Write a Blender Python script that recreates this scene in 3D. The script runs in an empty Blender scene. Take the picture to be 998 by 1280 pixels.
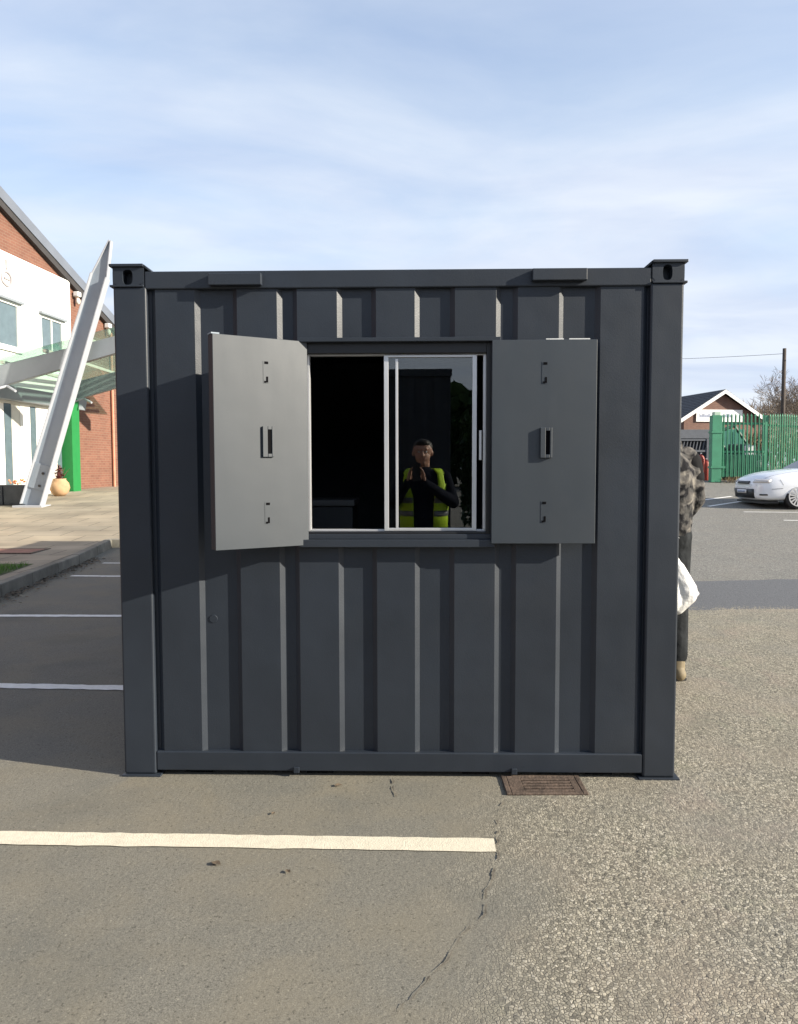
import bpy, bmesh, math, random
import numpy as np
from mathutils import Vector, Matrix
R = math.radians
scene = bpy.context.scene
COL = scene.collection
rnd = random.Random(7)

# ------------------------------------------------------------------ camera
PITCH, ROLL, CAM_H, FOC = 0.06013, -0.002208, 1.3839, 960.0
cam_data = bpy.data.cameras.new('camera')
cam = bpy.data.objects.new('camera', cam_data); COL.objects.link(cam)
cam_data.sensor_fit = 'VERTICAL'; cam_data.sensor_height = 36.0
cam_data.lens = 36.0 * FOC / 1280.0
cam_data.clip_start = 0.05; cam_data.clip_end = 3000
CAM_ROT = Matrix.Rotation(math.pi/2 - PITCH, 3, 'X') @ Matrix.Rotation(ROLL, 3, 'Z')
cam.matrix_world = Matrix.Translation((0, 0, CAM_H)) @ CAM_ROT.to_4x4()
scene.camera = cam

# ------------------------------------------------------------------ sky, sun, exposure
SUN = Vector((3.4, -1.0, 1.46)).normalized()
SUN_EL = math.asin(SUN.z); SUN_AZ = math.atan2(SUN.x, SUN.y)
world = bpy.data.worlds.new('World'); scene.world = world
world.use_nodes = True
def build_world():
    nt = world.node_tree; n = nt.nodes; l = nt.links; n.clear()
    out = n.new('ShaderNodeOutputWorld'); bg = n.new('ShaderNodeBackground')
    bg.inputs['Strength'].default_value = 0.10
    l.new(bg.outputs[0], out.inputs['Surface'])
    sky = n.new('ShaderNodeTexSky'); sky.sky_type = 'NISHITA'; sky.sun_disc = False
    sky.sun_elevation = SUN_EL; sky.sun_rotation = SUN_AZ
    sky.air_density = 1.0; sky.dust_density = 1.2; sky.ozone_density = 1.5
    tc = n.new('ShaderNodeTexCoord'); sep = n.new('ShaderNodeSeparateXYZ')
    l.new(tc.outputs['Generated'], sep.inputs[0])
    def math_(op, a, b=None):
        m = n.new('ShaderNodeMath'); m.operation = op
        for i, v in enumerate((a, b)):
            if v is None: continue
            if isinstance(v, (int, float)): m.inputs[i].default_value = v
            else: l.new(v, m.inputs[i])
        return m.outputs[0]
    zc = math_('ADD', math_('MAXIMUM', sep.outputs['Z'], 0.0), 0.16)
    cx = math_('DIVIDE', sep.outputs['X'], zc); cy = math_('DIVIDE', sep.outputs['Y'], zc)
    comb = n.new('ShaderNodeCombineXYZ'); l.new(cx, comb.inputs[0]); l.new(cy, comb.inputs[1])
    mp = n.new('ShaderNodeMapping'); mp.inputs['Rotation'].default_value = (0, 0, R(-14))
    mp.inputs['Scale'].default_value = (0.62, 1.15, 1); mp.inputs['Location'].default_value = (3.1, 1.7, 0)
    l.new(comb.outputs[0], mp.inputs[0])
    nz = n.new('ShaderNodeTexNoise'); nz.inputs['Scale'].default_value = 0.9; nz.inputs['Detail'].default_value = 9
    nz.inputs['Roughness'].default_value = 0.56; nz.inputs['Distortion'].default_value = 0.7
    l.new(mp.outputs[0], nz.inputs['Vector'])
    rp = n.new('ShaderNodeValToRGB'); rp.color_ramp.elements[0].position = 0.36; rp.color_ramp.elements[1].position = 0.66
    l.new(nz.outputs['Fac'], rp.inputs[0])
    # more veil close to the horizon, thinner overhead
    hz = n.new('ShaderNodeMapRange'); hz.inputs['From Min'].default_value = 0.12; hz.inputs['From Max'].default_value = 0.60
    hz.inputs['To Min'].default_value = 1.0; hz.inputs['To Max'].default_value = 0.16
    l.new(sep.outputs['Z'], hz.inputs['Value'])
    f = math_('ADD', math_('MULTIPLY', rp.outputs[0], 0.72), hz.outputs[0])
    f = math_('MINIMUM', math_('MULTIPLY', f, 0.82), 0.96)
    # grey-blue streaks inside the cloud sheet
    nz2 = n.new('ShaderNodeTexNoise'); nz2.inputs['Scale'].default_value = 2.3; nz2.inputs['Detail'].default_value = 7
    nz2.inputs['Distortion'].default_value = 0.4
    l.new(mp.outputs[0], nz2.inputs['Vector'])
    rp2 = n.new('ShaderNodeValToRGB')
    rp2.color_ramp.elements[0].position = 0.30; rp2.color_ramp.elements[0].color = (2.45, 2.80, 3.55, 1)
    rp2.color_ramp.elements[1].position = 0.62; rp2.color_ramp.elements[1].color = (3.25, 3.50, 3.92, 1)
    l.new(nz2.outputs['Fac'], rp2.inputs[0])
    mx = n.new('ShaderNodeMix'); mx.data_type = 'RGBA'
    l.new(f, mx.inputs[0]); l.new(sky.outputs[0], mx.inputs[6]); l.new(rp2.outputs[0], mx.inputs[7])
    l.new(mx.outputs[2], bg.inputs['Color'])
build_world()
sun_data = bpy.data.lights.new('sun', 'SUN'); sun_data.energy = 4.0; sun_data.angle = R(0.6)
sun_data.color = (1.0, 0.91, 0.76)
sun = bpy.data.objects.new('sun', sun_data); COL.objects.link(sun)
sun.rotation_euler = SUN.to_track_quat('Z', 'Y').to_euler(); sun.location = (30, -10, 20)
vs = scene.view_settings
scene.display_settings.display_device = 'sRGB'
vs.view_transform = 'Standard'; vs.look = 'None'; vs.gamma = 1.0; vs.use_curve_mapping = False
vs.exposure = 1.4
scene.render.resolution_x = 798; scene.render.resolution_y = 1024

# ------------------------------------------------------------------ measuring helpers (photo pixel -> ray)
CAM_POS = Vector((0, 0, CAM_H))
def ray(px, py):
    d = CAM_ROT @ Vector(((px - 499) / FOC, -(py - 640) / FOC, -1.0))
    return d / d.y
def at(px, py, Y):                       # point of the ray at distance Y ahead
    return CAM_POS + ray(px, py) * Y
def zg(y):                               # height of the car park, rising gently beyond the cabin
    if y < 11: return 0.0
    if y < 19.5: return 0.25 * (y - 11) / 8.5
    if y < 27: return 0.25 + 0.58 * (y - 19.5) / 7.5
    return 0.83
def zp(y):                               # paved forecourt climbs to the building
    pr = ((12.62, .16), (17.5, .44), (21.3, .67), (24, .72), (60, .90))
    if y < 12.62: return zg(y) + 0.135
    for (a, za), (b, zb) in zip(pr, pr[1:]):
        if y <= b: return za + (zb - za)*(y - a)/(b - a)
    return .9
def ground(px, py, dz=0.0, zf=None):
    zf = zf or zg
    d = ray(px, py); lo, hi = 0.5, 200.0
    for _ in range(60):
        m = (lo + hi) / 2
        if CAM_H + d.z * m > zf(m) + dz: lo = m
        else: hi = m
    return CAM_POS + d * lo

# ------------------------------------------------------------------ object helpers
def tag(o, label=None, cat=None, group=None, kind=None):
    if label: o['label'] = label
    if cat: o['category'] = cat
    if group: o['group'] = group
    if kind: o['kind'] = kind
    return o
def thing(name, label, cat, loc=(0, 0, 0), rz=0.0, group=None):
    o = bpy.data.objects.new(name, None); COL.objects.link(o)
    o.location = loc; o.rotation_euler = (0, 0, rz); o.empty_display_size = 0.2
    return tag(o, label, cat, group)
def copy_tree(o, parent=None):
    c = o.copy(); COL.objects.link(c)
    if parent is not None: c.parent = parent
    for ch in list(o.children): copy_tree(ch, c)
    return c

class MB:
    def __init__(s): s.v = []; s.f = []
    def add(s, vs_, fs): 
        b = len(s.v); s.v += [tuple(v) for v in vs_]; s.f += [tuple(i + b for i in f) for f in fs]; return s
    def box(s, x0, x1, y0, y1, z0, z1):
        vs_ = [(x0,y0,z0),(x1,y0,z0),(x1,y1,z0),(x0,y1,z0),(x0,y0,z1),(x1,y0,z1),(x1,y1,z1),(x0,y1,z1)]
        return s.add(vs_, [(0,3,2,1),(4,5,6,7),(0,1,5,4),(1,2,6,5),(2,3,7,6),(3,0,4,7)])
    def obox(s, c, ax, ay, az):          # oriented box: centre and three half-axis vectors
        c, ax, ay, az = map(Vector, (c, ax, ay, az))
        vs_ = [c + ax*i + ay*j + az*k for k in (-1,1) for i, j in ((-1,-1),(1,-1),(1,1),(-1,1))]
        return s.add(vs_, [(0,3,2,1),(4,5,6,7),(0,1,5,4),(1,2,6,5),(2,3,7,6),(3,0,4,7)])
    def prism(s, poly, vec):             # poly: 3D loop, extruded by vec
        n = len(poly); vec = Vector(vec)
        a = [Vector(p) for p in poly]; b = [p + vec for p in a]
        fs = [tuple(range(n))[::-1], tuple(range(n, 2*n))]
        fs += [(i, (i+1) % n, n + (i+1) % n, n + i) for i in range(n)]
        return s.add(a + b, fs)
    def cone(s, p0, p1, r0, r1, n=10, caps=True):
        p0, p1 = Vector(p0), Vector(p1); d = (p1 - p0)
        if d.length < 1e-7: return s
        d.normalize(); u = d.orthogonal().normalized(); w = d.cross(u)
        vs_ = []
        for p, r in ((p0, r0), (p1, r1)):
            for i in range(n):
                a = 2*math.pi*i/n; vs_.append(p + (u*math.cos(a) + w*math.sin(a))*r)
        fs = [(i, (i+1) % n, n + (i+1) % n, n + i) for i in range(n)]
        if caps: fs += [tuple(range(n))[::-1], tuple(range(n, 2*n))]
        return s.add(vs_, fs)
    def ball(s, c, r, n=12, m=8):        # r: number or (rx,ry,rz)
        c = Vector(c); rx, ry, rz = (r, r, r) if isinstance(r, (int, float)) else r
        vs_ = [c + Vector((0,0,rz))]
        for j in range(1, m):
            t = math.pi*j/m
            for i in range(n):
                a = 2*math.pi*i/n
                vs_.append(c + Vector((rx*math.sin(t)*math.cos(a), ry*math.sin(t)*math.sin(a), rz*math.cos(t))))
        vs_.append(c - Vector((0,0,rz)))
        fs = [(0, 1+i, 1+(i+1) % n) for i in range(n)]
        for j in range(m-2):
            for i in range(n):
                a = 1+j*n+i; b = 1+j*n+(i+1) % n; fs.append((a, a+n, b+n, b))
        L = len(vs_)-1; b0 = 1+(m-2)*n
        fs += [(b0+i, L, b0+(i+1) % n) for i in range(n)]
        return s.add(vs_, fs)
    def cap(s, p0, p1, r0, r1, n=12):    # tapered capsule
        s.cone(p0, p1, r0, r1, n); s.ball(p0, r0, n, 8); s.ball(p1, r1, n, 8); return s
    def lathe(s, prof, n=24, c=(0,0,0)):
        c = Vector(c); vs_ = []
        for r, z in prof:
            for i in range(n):
                a = 2*math.pi*i/n; vs_.append(c + Vector((r*math.cos(a), r*math.sin(a), z)))
        fs = []
        for j in range(len(prof)-1):
            for i in range(n):
                fs.append((j*n+i, j*n+(i+1) % n, (j+1)*n+(i+1) % n, (j+1)*n+i))
        return s.add(vs_, fs)
    def mesh(s, name):
        me = bpy.data.meshes.new(name); me.from_pydata(s.v, [], s.f); me.validate()
        bm = bmesh.new(); bm.from_mesh(me); bmesh.ops.recalc_face_normals(bm, faces=bm.faces); bm.to_mesh(me); bm.free()
        return me
    def build(s, name, mat, parent=None, bevel=0.0, smooth=False, seg=2):
        o = bpy.data.objects.new(name, s.mesh(name)); COL.objects.link(o)
        o.data.materials.append(mat)
        if parent is not None: o.parent = parent
        if bevel:
            b = o.modifiers.new('bevel', 'BEVEL'); b.width = bevel; b.segments = seg; b.limit_method = 'ANGLE'; b.angle_limit = R(35)
            b.harden_normals = False
        if smooth: o.data.polygons.foreach_set('use_smooth', [True]*len(o.data.polygons))
        return o
    def grown(s, name, mat, parent=None, voxel=0.006, smooth=4):   # overlapping volumes fused to one skin
        o = s.build(name, mat, parent)
        m = o.modifiers.new('remesh', 'REMESH'); m.mode = 'VOXEL'; m.voxel_size = voxel; m.use_smooth_shade = True
        if smooth:
            k = o.modifiers.new('smooth', 'SMOOTH'); k.factor = 0.5; k.iterations = smooth
        dg = bpy.context.evaluated_depsgraph_get(); dg.update()
        me = bpy.data.meshes.new_from_object(o.evaluated_get(dg))
        o.modifiers.clear(); old = o.data; o.data = me; bpy.data.meshes.remove(old)
        if not me.materials: me.materials.append(mat)
        me.polygons.foreach_set('use_smooth', [True]*len(me.polygons))
        return o

# ------------------------------------------------------------------ materials
def new_mat(name):
    m = bpy.data.materials.new(name); m.use_nodes = True
    return m, m.node_tree.nodes, m.node_tree.links, m.node_tree.nodes['Principled BSDF']
def mat(name, col, rough=0.5, metal=0.0, var=0.15, scale=6.0, bump=0.0, bscale=80.0, spec=0.5, dirt=None, dirt_amt=0.0, coat=0.0, wave=0.0):
    m, n, l, b = new_mat(name)
    b.inputs['Roughness'].default_value = rough; b.inputs['Metallic'].default_value = metal
    b.inputs['Specular IOR Level'].default_value = spec
    if coat: b.inputs['Coat Weight'].default_value = coat; b.inputs['Coat Roughness'].default_value = 0.08
    tc = n.new('ShaderNodeTexCoord')
    nz = n.new('ShaderNodeTexNoise'); nz.inputs['Scale'].default_value = scale; nz.inputs['Detail'].default_value = 6
    l.new(tc.outputs['Object'], nz.inputs['Vector'])
    rp = n.new('ShaderNodeValToRGB'); e = rp.color_ramp.elements
    e[0].position = 0.3; e[1].position = 0.7
    e[0].color = tuple(c*(1-var) for c in col) + (1,); e[1].color = tuple(min(1, c*(1+var)) for c in col) + (1,)
    l.new(nz.outputs['Fac'], rp.inputs[0]); src = rp.outputs[0]
    if dirt:
        n2 = n.new('ShaderNodeTexNoise'); n2.inputs['Scale'].default_value = scale*0.37; n2.inputs['Detail'].default_value = 9; n2.inputs['Roughness'].default_value = 0.7
        l.new(tc.outputs['Object'], n2.inputs['Vector'])
        r2 = n.new('ShaderNodeValToRGB'); r2.color_ramp.elements[0].position = 0.5; r2.color_ramp.elements[1].position = 0.75
        r2.color_ramp.elements[1].color = (dirt_amt,)*3 + (1,)
        l.new(n2.outputs['Fac'], r2.inputs[0])
        mx = n.new('ShaderNodeMix'); mx.data_type = 'RGBA'
        l.new(r2.outputs[0], mx.inputs[0]); l.new(src, mx.inputs[6]); mx.inputs[7].default_value = tuple(dirt) + (1,)
        src = mx.outputs[2]
    l.new(src, b.inputs['Base Color'])
    if bump:
        n3 = n.new('ShaderNodeTexNoise'); n3.inputs['Scale'].default_value = bscale; n3.inputs['Detail'].default_value = 3
        l.new(tc.outputs['Object'], n3.inputs['Vector'])
        bp = n.new('ShaderNodeBump'); bp.inputs['Strength'].default_value = bump; bp.inputs['Distance'].default_value = 0.01
        l.new(n3.outputs['Fac'], bp.inputs['Height']); l.new(bp.outputs[0], b.inputs['Normal'])
        if wave:                         # slow dents and ripples of pressed sheet
            n4 = n.new('ShaderNodeTexNoise'); n4.inputs['Scale'].default_value = 3.2; n4.inputs['Detail'].default_value = 2
            l.new(tc.outputs['Object'], n4.inputs['Vector'])
            b2 = n.new('ShaderNodeBump'); b2.inputs['Strength'].default_value = wave; b2.inputs['Distance'].default_value = 0.03
            l.new(n4.outputs['Fac'], b2.inputs['Height']); l.new(b2.outputs[0], bp.inputs['Normal'])
            n5 = n.new('ShaderNodeTexNoise'); n5.inputs['Scale'].default_value = 5; n5.inputs['Detail'].default_value = 8; n5.inputs['Roughness'].default_value = 0.7
            mp5 = n.new('ShaderNodeMapping'); mp5.inputs['Scale'].default_value = (1.6, 1.6, 0.35); l.new(tc.outputs['Object'], mp5.inputs[0]); l.new(mp5.outputs[0], n5.inputs['Vector'])
            mr = n.new('ShaderNodeMapRange'); mr.inputs['To Min'].default_value = rough - 0.10; mr.inputs['To Max'].default_value = rough + 0.12
            l.new(n5.outputs['Fac'], mr.inputs['Value']); l.new(mr.outputs[0], b.inputs['Roughness'])
    return m
def brick_mat(name, c1, c2, mortar, w=0.225, h=0.075):
    m, n, l, b = new_mat(name); b.inputs['Roughness'].default_value = 0.85
    tc = n.new('ShaderNodeTexCoord'); sp = n.new('ShaderNodeSeparateXYZ'); cb = n.new('ShaderNodeCombineXYZ')
    l.new(tc.outputs['Object'], sp.inputs[0])
    ad = n.new('ShaderNodeMath'); ad.operation = 'ADD'; l.new(sp.outputs[0], ad.inputs[0]); l.new(sp.outputs[1], ad.inputs[1])
    l.new(ad.outputs[0], cb.inputs[0]); l.new(sp.outputs[2], cb.inputs[1])
    bt = n.new('ShaderNodeTexBrick'); bt.inputs['Scale'].default_value = 1.0
    bt.inputs['Brick Width'].default_value = w; bt.inputs['Row Height'].default_value = h
    bt.inputs['Mortar Size'].default_value = 0.006; bt.inputs['Color1'].default_value = c1 + (1,)
    bt.inputs['Color2'].default_value = c2 + (1,); bt.inputs['Mortar'].default_value = mortar + (1,)
    l.new(cb.outputs[0], bt.inputs['Vector'])
    nz = n.new('ShaderNodeTexNoise'); nz.inputs['Scale'].default_value = 1.3; nz.inputs['Detail'].default_value = 6
    l.new(tc.outputs['Object'], nz.inputs['Vector'])
    mr = n.new('ShaderNodeMapRange'); mr.inputs['To Min'].default_value = 0.7; mr.inputs['To Max'].default_value = 1.3
    l.new(nz.outputs['Fac'], mr.inputs['Value'])
    mx = n.new('ShaderNodeMix'); mx.data_type = 'RGBA'; mx.blend_type = 'MULTIPLY'; mx.inputs[0].default_value = 1
    l.new(bt.outputs['Color'], mx.inputs[6]); l.new(mr.outputs[0], mx.inputs[7]); l.new(mx.outputs[2], b.inputs['Base Color'])
    return m
def glass_mat(name, ior=2.0, tint=(0.75, 0.8, 0.8), rough=0.0):
    m, n, l, b = new_mat(name); n.remove(b)
    out = n['Material Output']; fr = n.new('ShaderNodeFresnel'); fr.inputs['IOR'].default_value = ior
    t = n.new('ShaderNodeBsdfTransparent'); t.inputs[0].default_value = tint + (1,)
    g = n.new('ShaderNodeBsdfGlossy'); g.inputs['Roughness'].default_value = rough
    mx = n.new('ShaderNodeMixShader'); l.new(fr.outputs[0], mx.inputs[0]); l.new(t.outputs[0], mx.inputs[1]); l.new(g.outputs[0], mx.inputs[2])
    l.new(mx.outputs[0], out.inputs['Surface'])
    return m

M = {}
M['paint'] = mat('anthracite_paint', (0.0190, 0.0250, 0.0350), 0.47, var=0.14, scale=2.2, bump=0.07, bscale=220, spec=0.42, wave=0.22, dirt=(0.09, 0.085, 0.075), dirt_amt=0.10)
M['shutter'] = mat('shutter_paint', (0.0115, 0.0200, 0.0300), 0.52, var=0.08, scale=3, bump=0.006, bscale=60, spec=0.84, wave=0.08, dirt=(0.05, 0.055, 0.06), dirt_amt=0.35)
M['black'] = mat('black_gap', (0.004, 0.004, 0.005), 0.8, spec=0.05)
M['frame_black'] = mat('black_frame', (0.010, 0.011, 0.014), 0.4)
M['alu'] = mat('aluminium', (0.62, 0.63, 0.65), 0.35, metal=0.55, var=0.06)
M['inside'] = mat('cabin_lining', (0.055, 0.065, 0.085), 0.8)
M['glass'] = glass_mat('window_glass', 1.95)
M['chip'] = mat('bare_bright_metal', (0.7, 0.7, 0.68), 0.35, metal=0.3)
M['white'] = mat('white_render', (0.80, 0.79, 0.76), 0.8, var=0.03, scale=1.5)
M['offwhite'] = mat('cream_panel', (0.62, 0.60, 0.54), 0.7, var=0.06)
M['brick'] = brick_mat('red_brick', (0.180, 0.078, 0.050), (0.14, 0.058, 0.038), (0.19, 0.125, 0.09))
M['brick2'] = brick_mat('brown_brick', (0.17, 0.085, 0.062), (0.13, 0.060, 0.046), (0.18, 0.15, 0.12))
M['roof'] = mat('grey_metal_roof', (0.13, 0.145, 0.175), 0.45, var=0.08, scale=2)
M['soffit'] = mat('dark_soffit', (0.035, 0.032, 0.032), 0.7)
M['tile'] = mat('dark_roof_tiles', (0.045, 0.048, 0.055), 0.7, var=0.3, scale=9)
M['steel'] = mat('light_grey_steel_paint', (0.235, 0.28, 0.33), 0.45, var=0.06, scale=2, dirt=(0.3, 0.3, 0.29), dirt_amt=0.3)
M['steel_edge'] = mat('pale_steel_edge', (0.36, 0.38, 0.42), 0.45, var=0.05)
M['grey_beam'] = mat('grey_canopy_beam', (0.22, 0.245, 0.27), 0.5, var=0.08, scale=2)
def canopy_glass():
    m, n, l, b = new_mat('green_canopy_glass'); n.remove(b)
    t = n.new('ShaderNodeBsdfTransparent'); t.inputs[0].default_value = (0.72, 0.86, 0.79, 1)
    tl = n.new('ShaderNodeBsdfTranslucent'); tl.inputs[0].default_value = (0.36, 0.47, 0.42, 1)
    g = n.new('ShaderNodeBsdfGlossy'); g.inputs['Roughness'].default_value = 0.05
    a = n.new('ShaderNodeMixShader'); a.inputs[0].default_value = 0.22; l.new(t.outputs[0], a.inputs[1]); l.new(tl.outputs[0], a.inputs[2])
    c = n.new('ShaderNodeMixShader'); c.inputs[0].default_value = 0.10; l.new(a.outputs[0], c.inputs[1]); l.new(g.outputs[0], c.inputs[2])
    l.new(c.outputs[0], n['Material Output'].inputs['Surface']); return m
M['canopy_glass'] = canopy_glass()
M['dark_glass'] = mat('window_dark_glass', (0.10, 0.14, 0.16), 0.06, var=0.1, spec=0.9)
M['green'] = mat('bright_green_paint', (0.016, 0.175, 0.045), 0.55, var=0.05, spec=0.25)
M['fence_green'] = mat('fence_green_paint', (0.052, 0.225, 0.130), 0.45, var=0.15, scale=3)
M['terracotta'] = mat('terracotta', (0.42, 0.27, 0.15), 0.85, var=0.2, scale=5)
M['planter'] = mat('dark_planter', (0.05, 0.055, 0.06), 0.7, var=0.2)
M['soil'] = mat('soil', (0.04, 0.03, 0.02), 0.95)
M['leaf_red'] = mat('dark_red_leaves', (0.10, 0.025, 0.02), 0.6, var=0.4, scale=20)
M['leaf'] = mat('green_leaves', (0.05, 0.10, 0.03), 0.6, var=0.4, scale=20)
M['petal'] = mat('orange_petals', (0.75, 0.25, 0.10), 0.6, var=0.3, scale=30)
M['bark'] = mat('grey_brown_bark', (0.13, 0.10, 0.075), 0.9, var=0.3, scale=3)
M['twig'] = mat('brown_twigs', (0.21, 0.165, 0.125), 0.9, var=0.3, scale=0.4)
M['wood'] = mat('dark_creosote_wood', (0.055, 0.042, 0.034), 0.85, var=0.3, scale=4)
M['car'] = mat('white_car_paint', (0.78, 0.80, 0.84), 0.30, var=0.01, coat=1.0)
M['rubber'] = mat('tyre_rubber', (0.018, 0.018, 0.019), 0.8)
M['plastic'] = mat('black_plastic', (0.02, 0.02, 0.022), 0.45)
M['rim'] = mat('alloy_rim', (0.62, 0.62, 0.63), 0.3, metal=0.6, var=0.04)
M['lamp'] = mat('headlamp_clear', (0.55, 0.52, 0.50), 0.08, var=0.1, spec=0.8)
M['car_glass'] = mat('car_window_glass', (0.03, 0.04, 0.05), 0.04, spec=1.0)
M['skin'] = mat('skin', (0.50, 0.28, 0.20), 0.5, var=0.08, scale=12)
M['hair'] = mat('dark_hair', (0.022, 0.016, 0.012), 0.6, var=0.3, scale=60)
M['navy'] = mat('navy_jumper', (0.010, 0.012, 0.020), 0.9, var=0.2, bump=0.3, bscale=25, spec=0.08)
M['hivis'] = mat('yellow_hi_vis', (0.50, 0.75, 0.02), 0.7, var=0.06, bump=0.3, bscale=18)
M['tape'] = mat('grey_tape', (0.16, 0.17, 0.18), 0.35)
M['jeans'] = mat('dark_trousers', (0.022, 0.024, 0.026), 0.9, var=0.35, scale=14, bump=1.0, bscale=17, spec=0.08)
M['boot'] = mat('tan_boots', (0.17, 0.135, 0.08), 0.7, var=0.2, scale=20)
M['bag'] = mat('white_plastic_bag', (0.62, 0.62, 0.61), 0.4, var=0.03, bump=1.0, bscale=24)
M['rust'] = mat('rusty_iron', (0.085, 0.060, 0.045), 0.8, var=0.4, scale=30, bump=0.4, bscale=90)
M['red'] = mat('red_paint', (0.30, 0.04, 0.025), 0.5, var=0.15)
M['grey_slat'] = mat('grey_slats', (0.12, 0.13, 0.15), 0.6, var=0.1)
M['slate'] = mat('dark_blue_grey', (0.035, 0.040, 0.055), 0.6)
M['machine'] = mat('dark_machine_green', (0.025, 0.06, 0.045), 0.5, var=0.3)
M['teal'] = mat('teal_green_paint', (0.035, 0.17, 0.13), 0.5, var=0.1)
M['board'] = mat('white_board', (0.74, 0.74, 0.73), 0.6, var=0.02)
M['print'] = mat('grey_blue_print', (0.30, 0.33, 0.42), 0.6)
M['debris'] = mat('dry_leaf', (0.115, 0.085, 0.055), 0.9, var=0.4, scale=40)
M['metal_dark'] = mat('dark_metal', (0.05, 0.05, 0.05), 0.5, metal=0.4)

# ---- camouflage style work jacket
def camo():
    m, n, l, b = new_mat('mottled_work_jacket'); b.inputs['Roughness'].default_value = 0.9; b.inputs['Specular IOR Level'].default_value = 0.1
    tc = n.new('ShaderNodeTexCoord'); mp = n.new('ShaderNodeMapping'); mp.inputs['Scale'].default_value = (1, 1, 1.3)
    l.new(tc.outputs['Object'], mp.inputs[0])
    nz = n.new('ShaderNodeTexNoise'); nz.inputs['Scale'].default_value = 11; nz.inputs['Detail'].default_value = 3; nz.inputs['Distortion'].default_value = 0.8
    l.new(mp.outputs[0], nz.inputs['Vector'])
    rp = n.new('ShaderNodeValToRGB'); rp.color_ramp.interpolation = 'LINEAR'; e = rp.color_ramp.elements
    e[0].position = 0.41; e[0].color = (0.014, 0.014, 0.016, 1); e[1].position = 0.47; e[1].color = (0.058, 0.057, 0.055, 1)
    for p, c in ((0.52, (0.075, 0.070, 0.066, 1)), (0.58, (0.115, 0.108, 0.100, 1)), (0.68, (0.19, 0.175, 0.15, 1))):
        q = e.new(p); q.color = c
    l.new(nz.outputs['Fac'], rp.inputs[0]); l.new(rp.outputs[0], b.inputs['Base Color'])
    n3 = n.new('ShaderNodeTexNoise'); n3.inputs['Scale'].default_value = 16; l.new(tc.outputs['Object'], n3.inputs['Vector'])
    bp = n.new('ShaderNodeBump'); bp.inputs['Strength'].default_value = 0.6; bp.inputs['Distance'].default_value = 0.03
    l.new(n3.outputs['Fac'], bp.inputs['Height']); l.new(bp.outputs[0], b.inputs['Normal'])
    return m
M['camo'] = camo()

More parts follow.
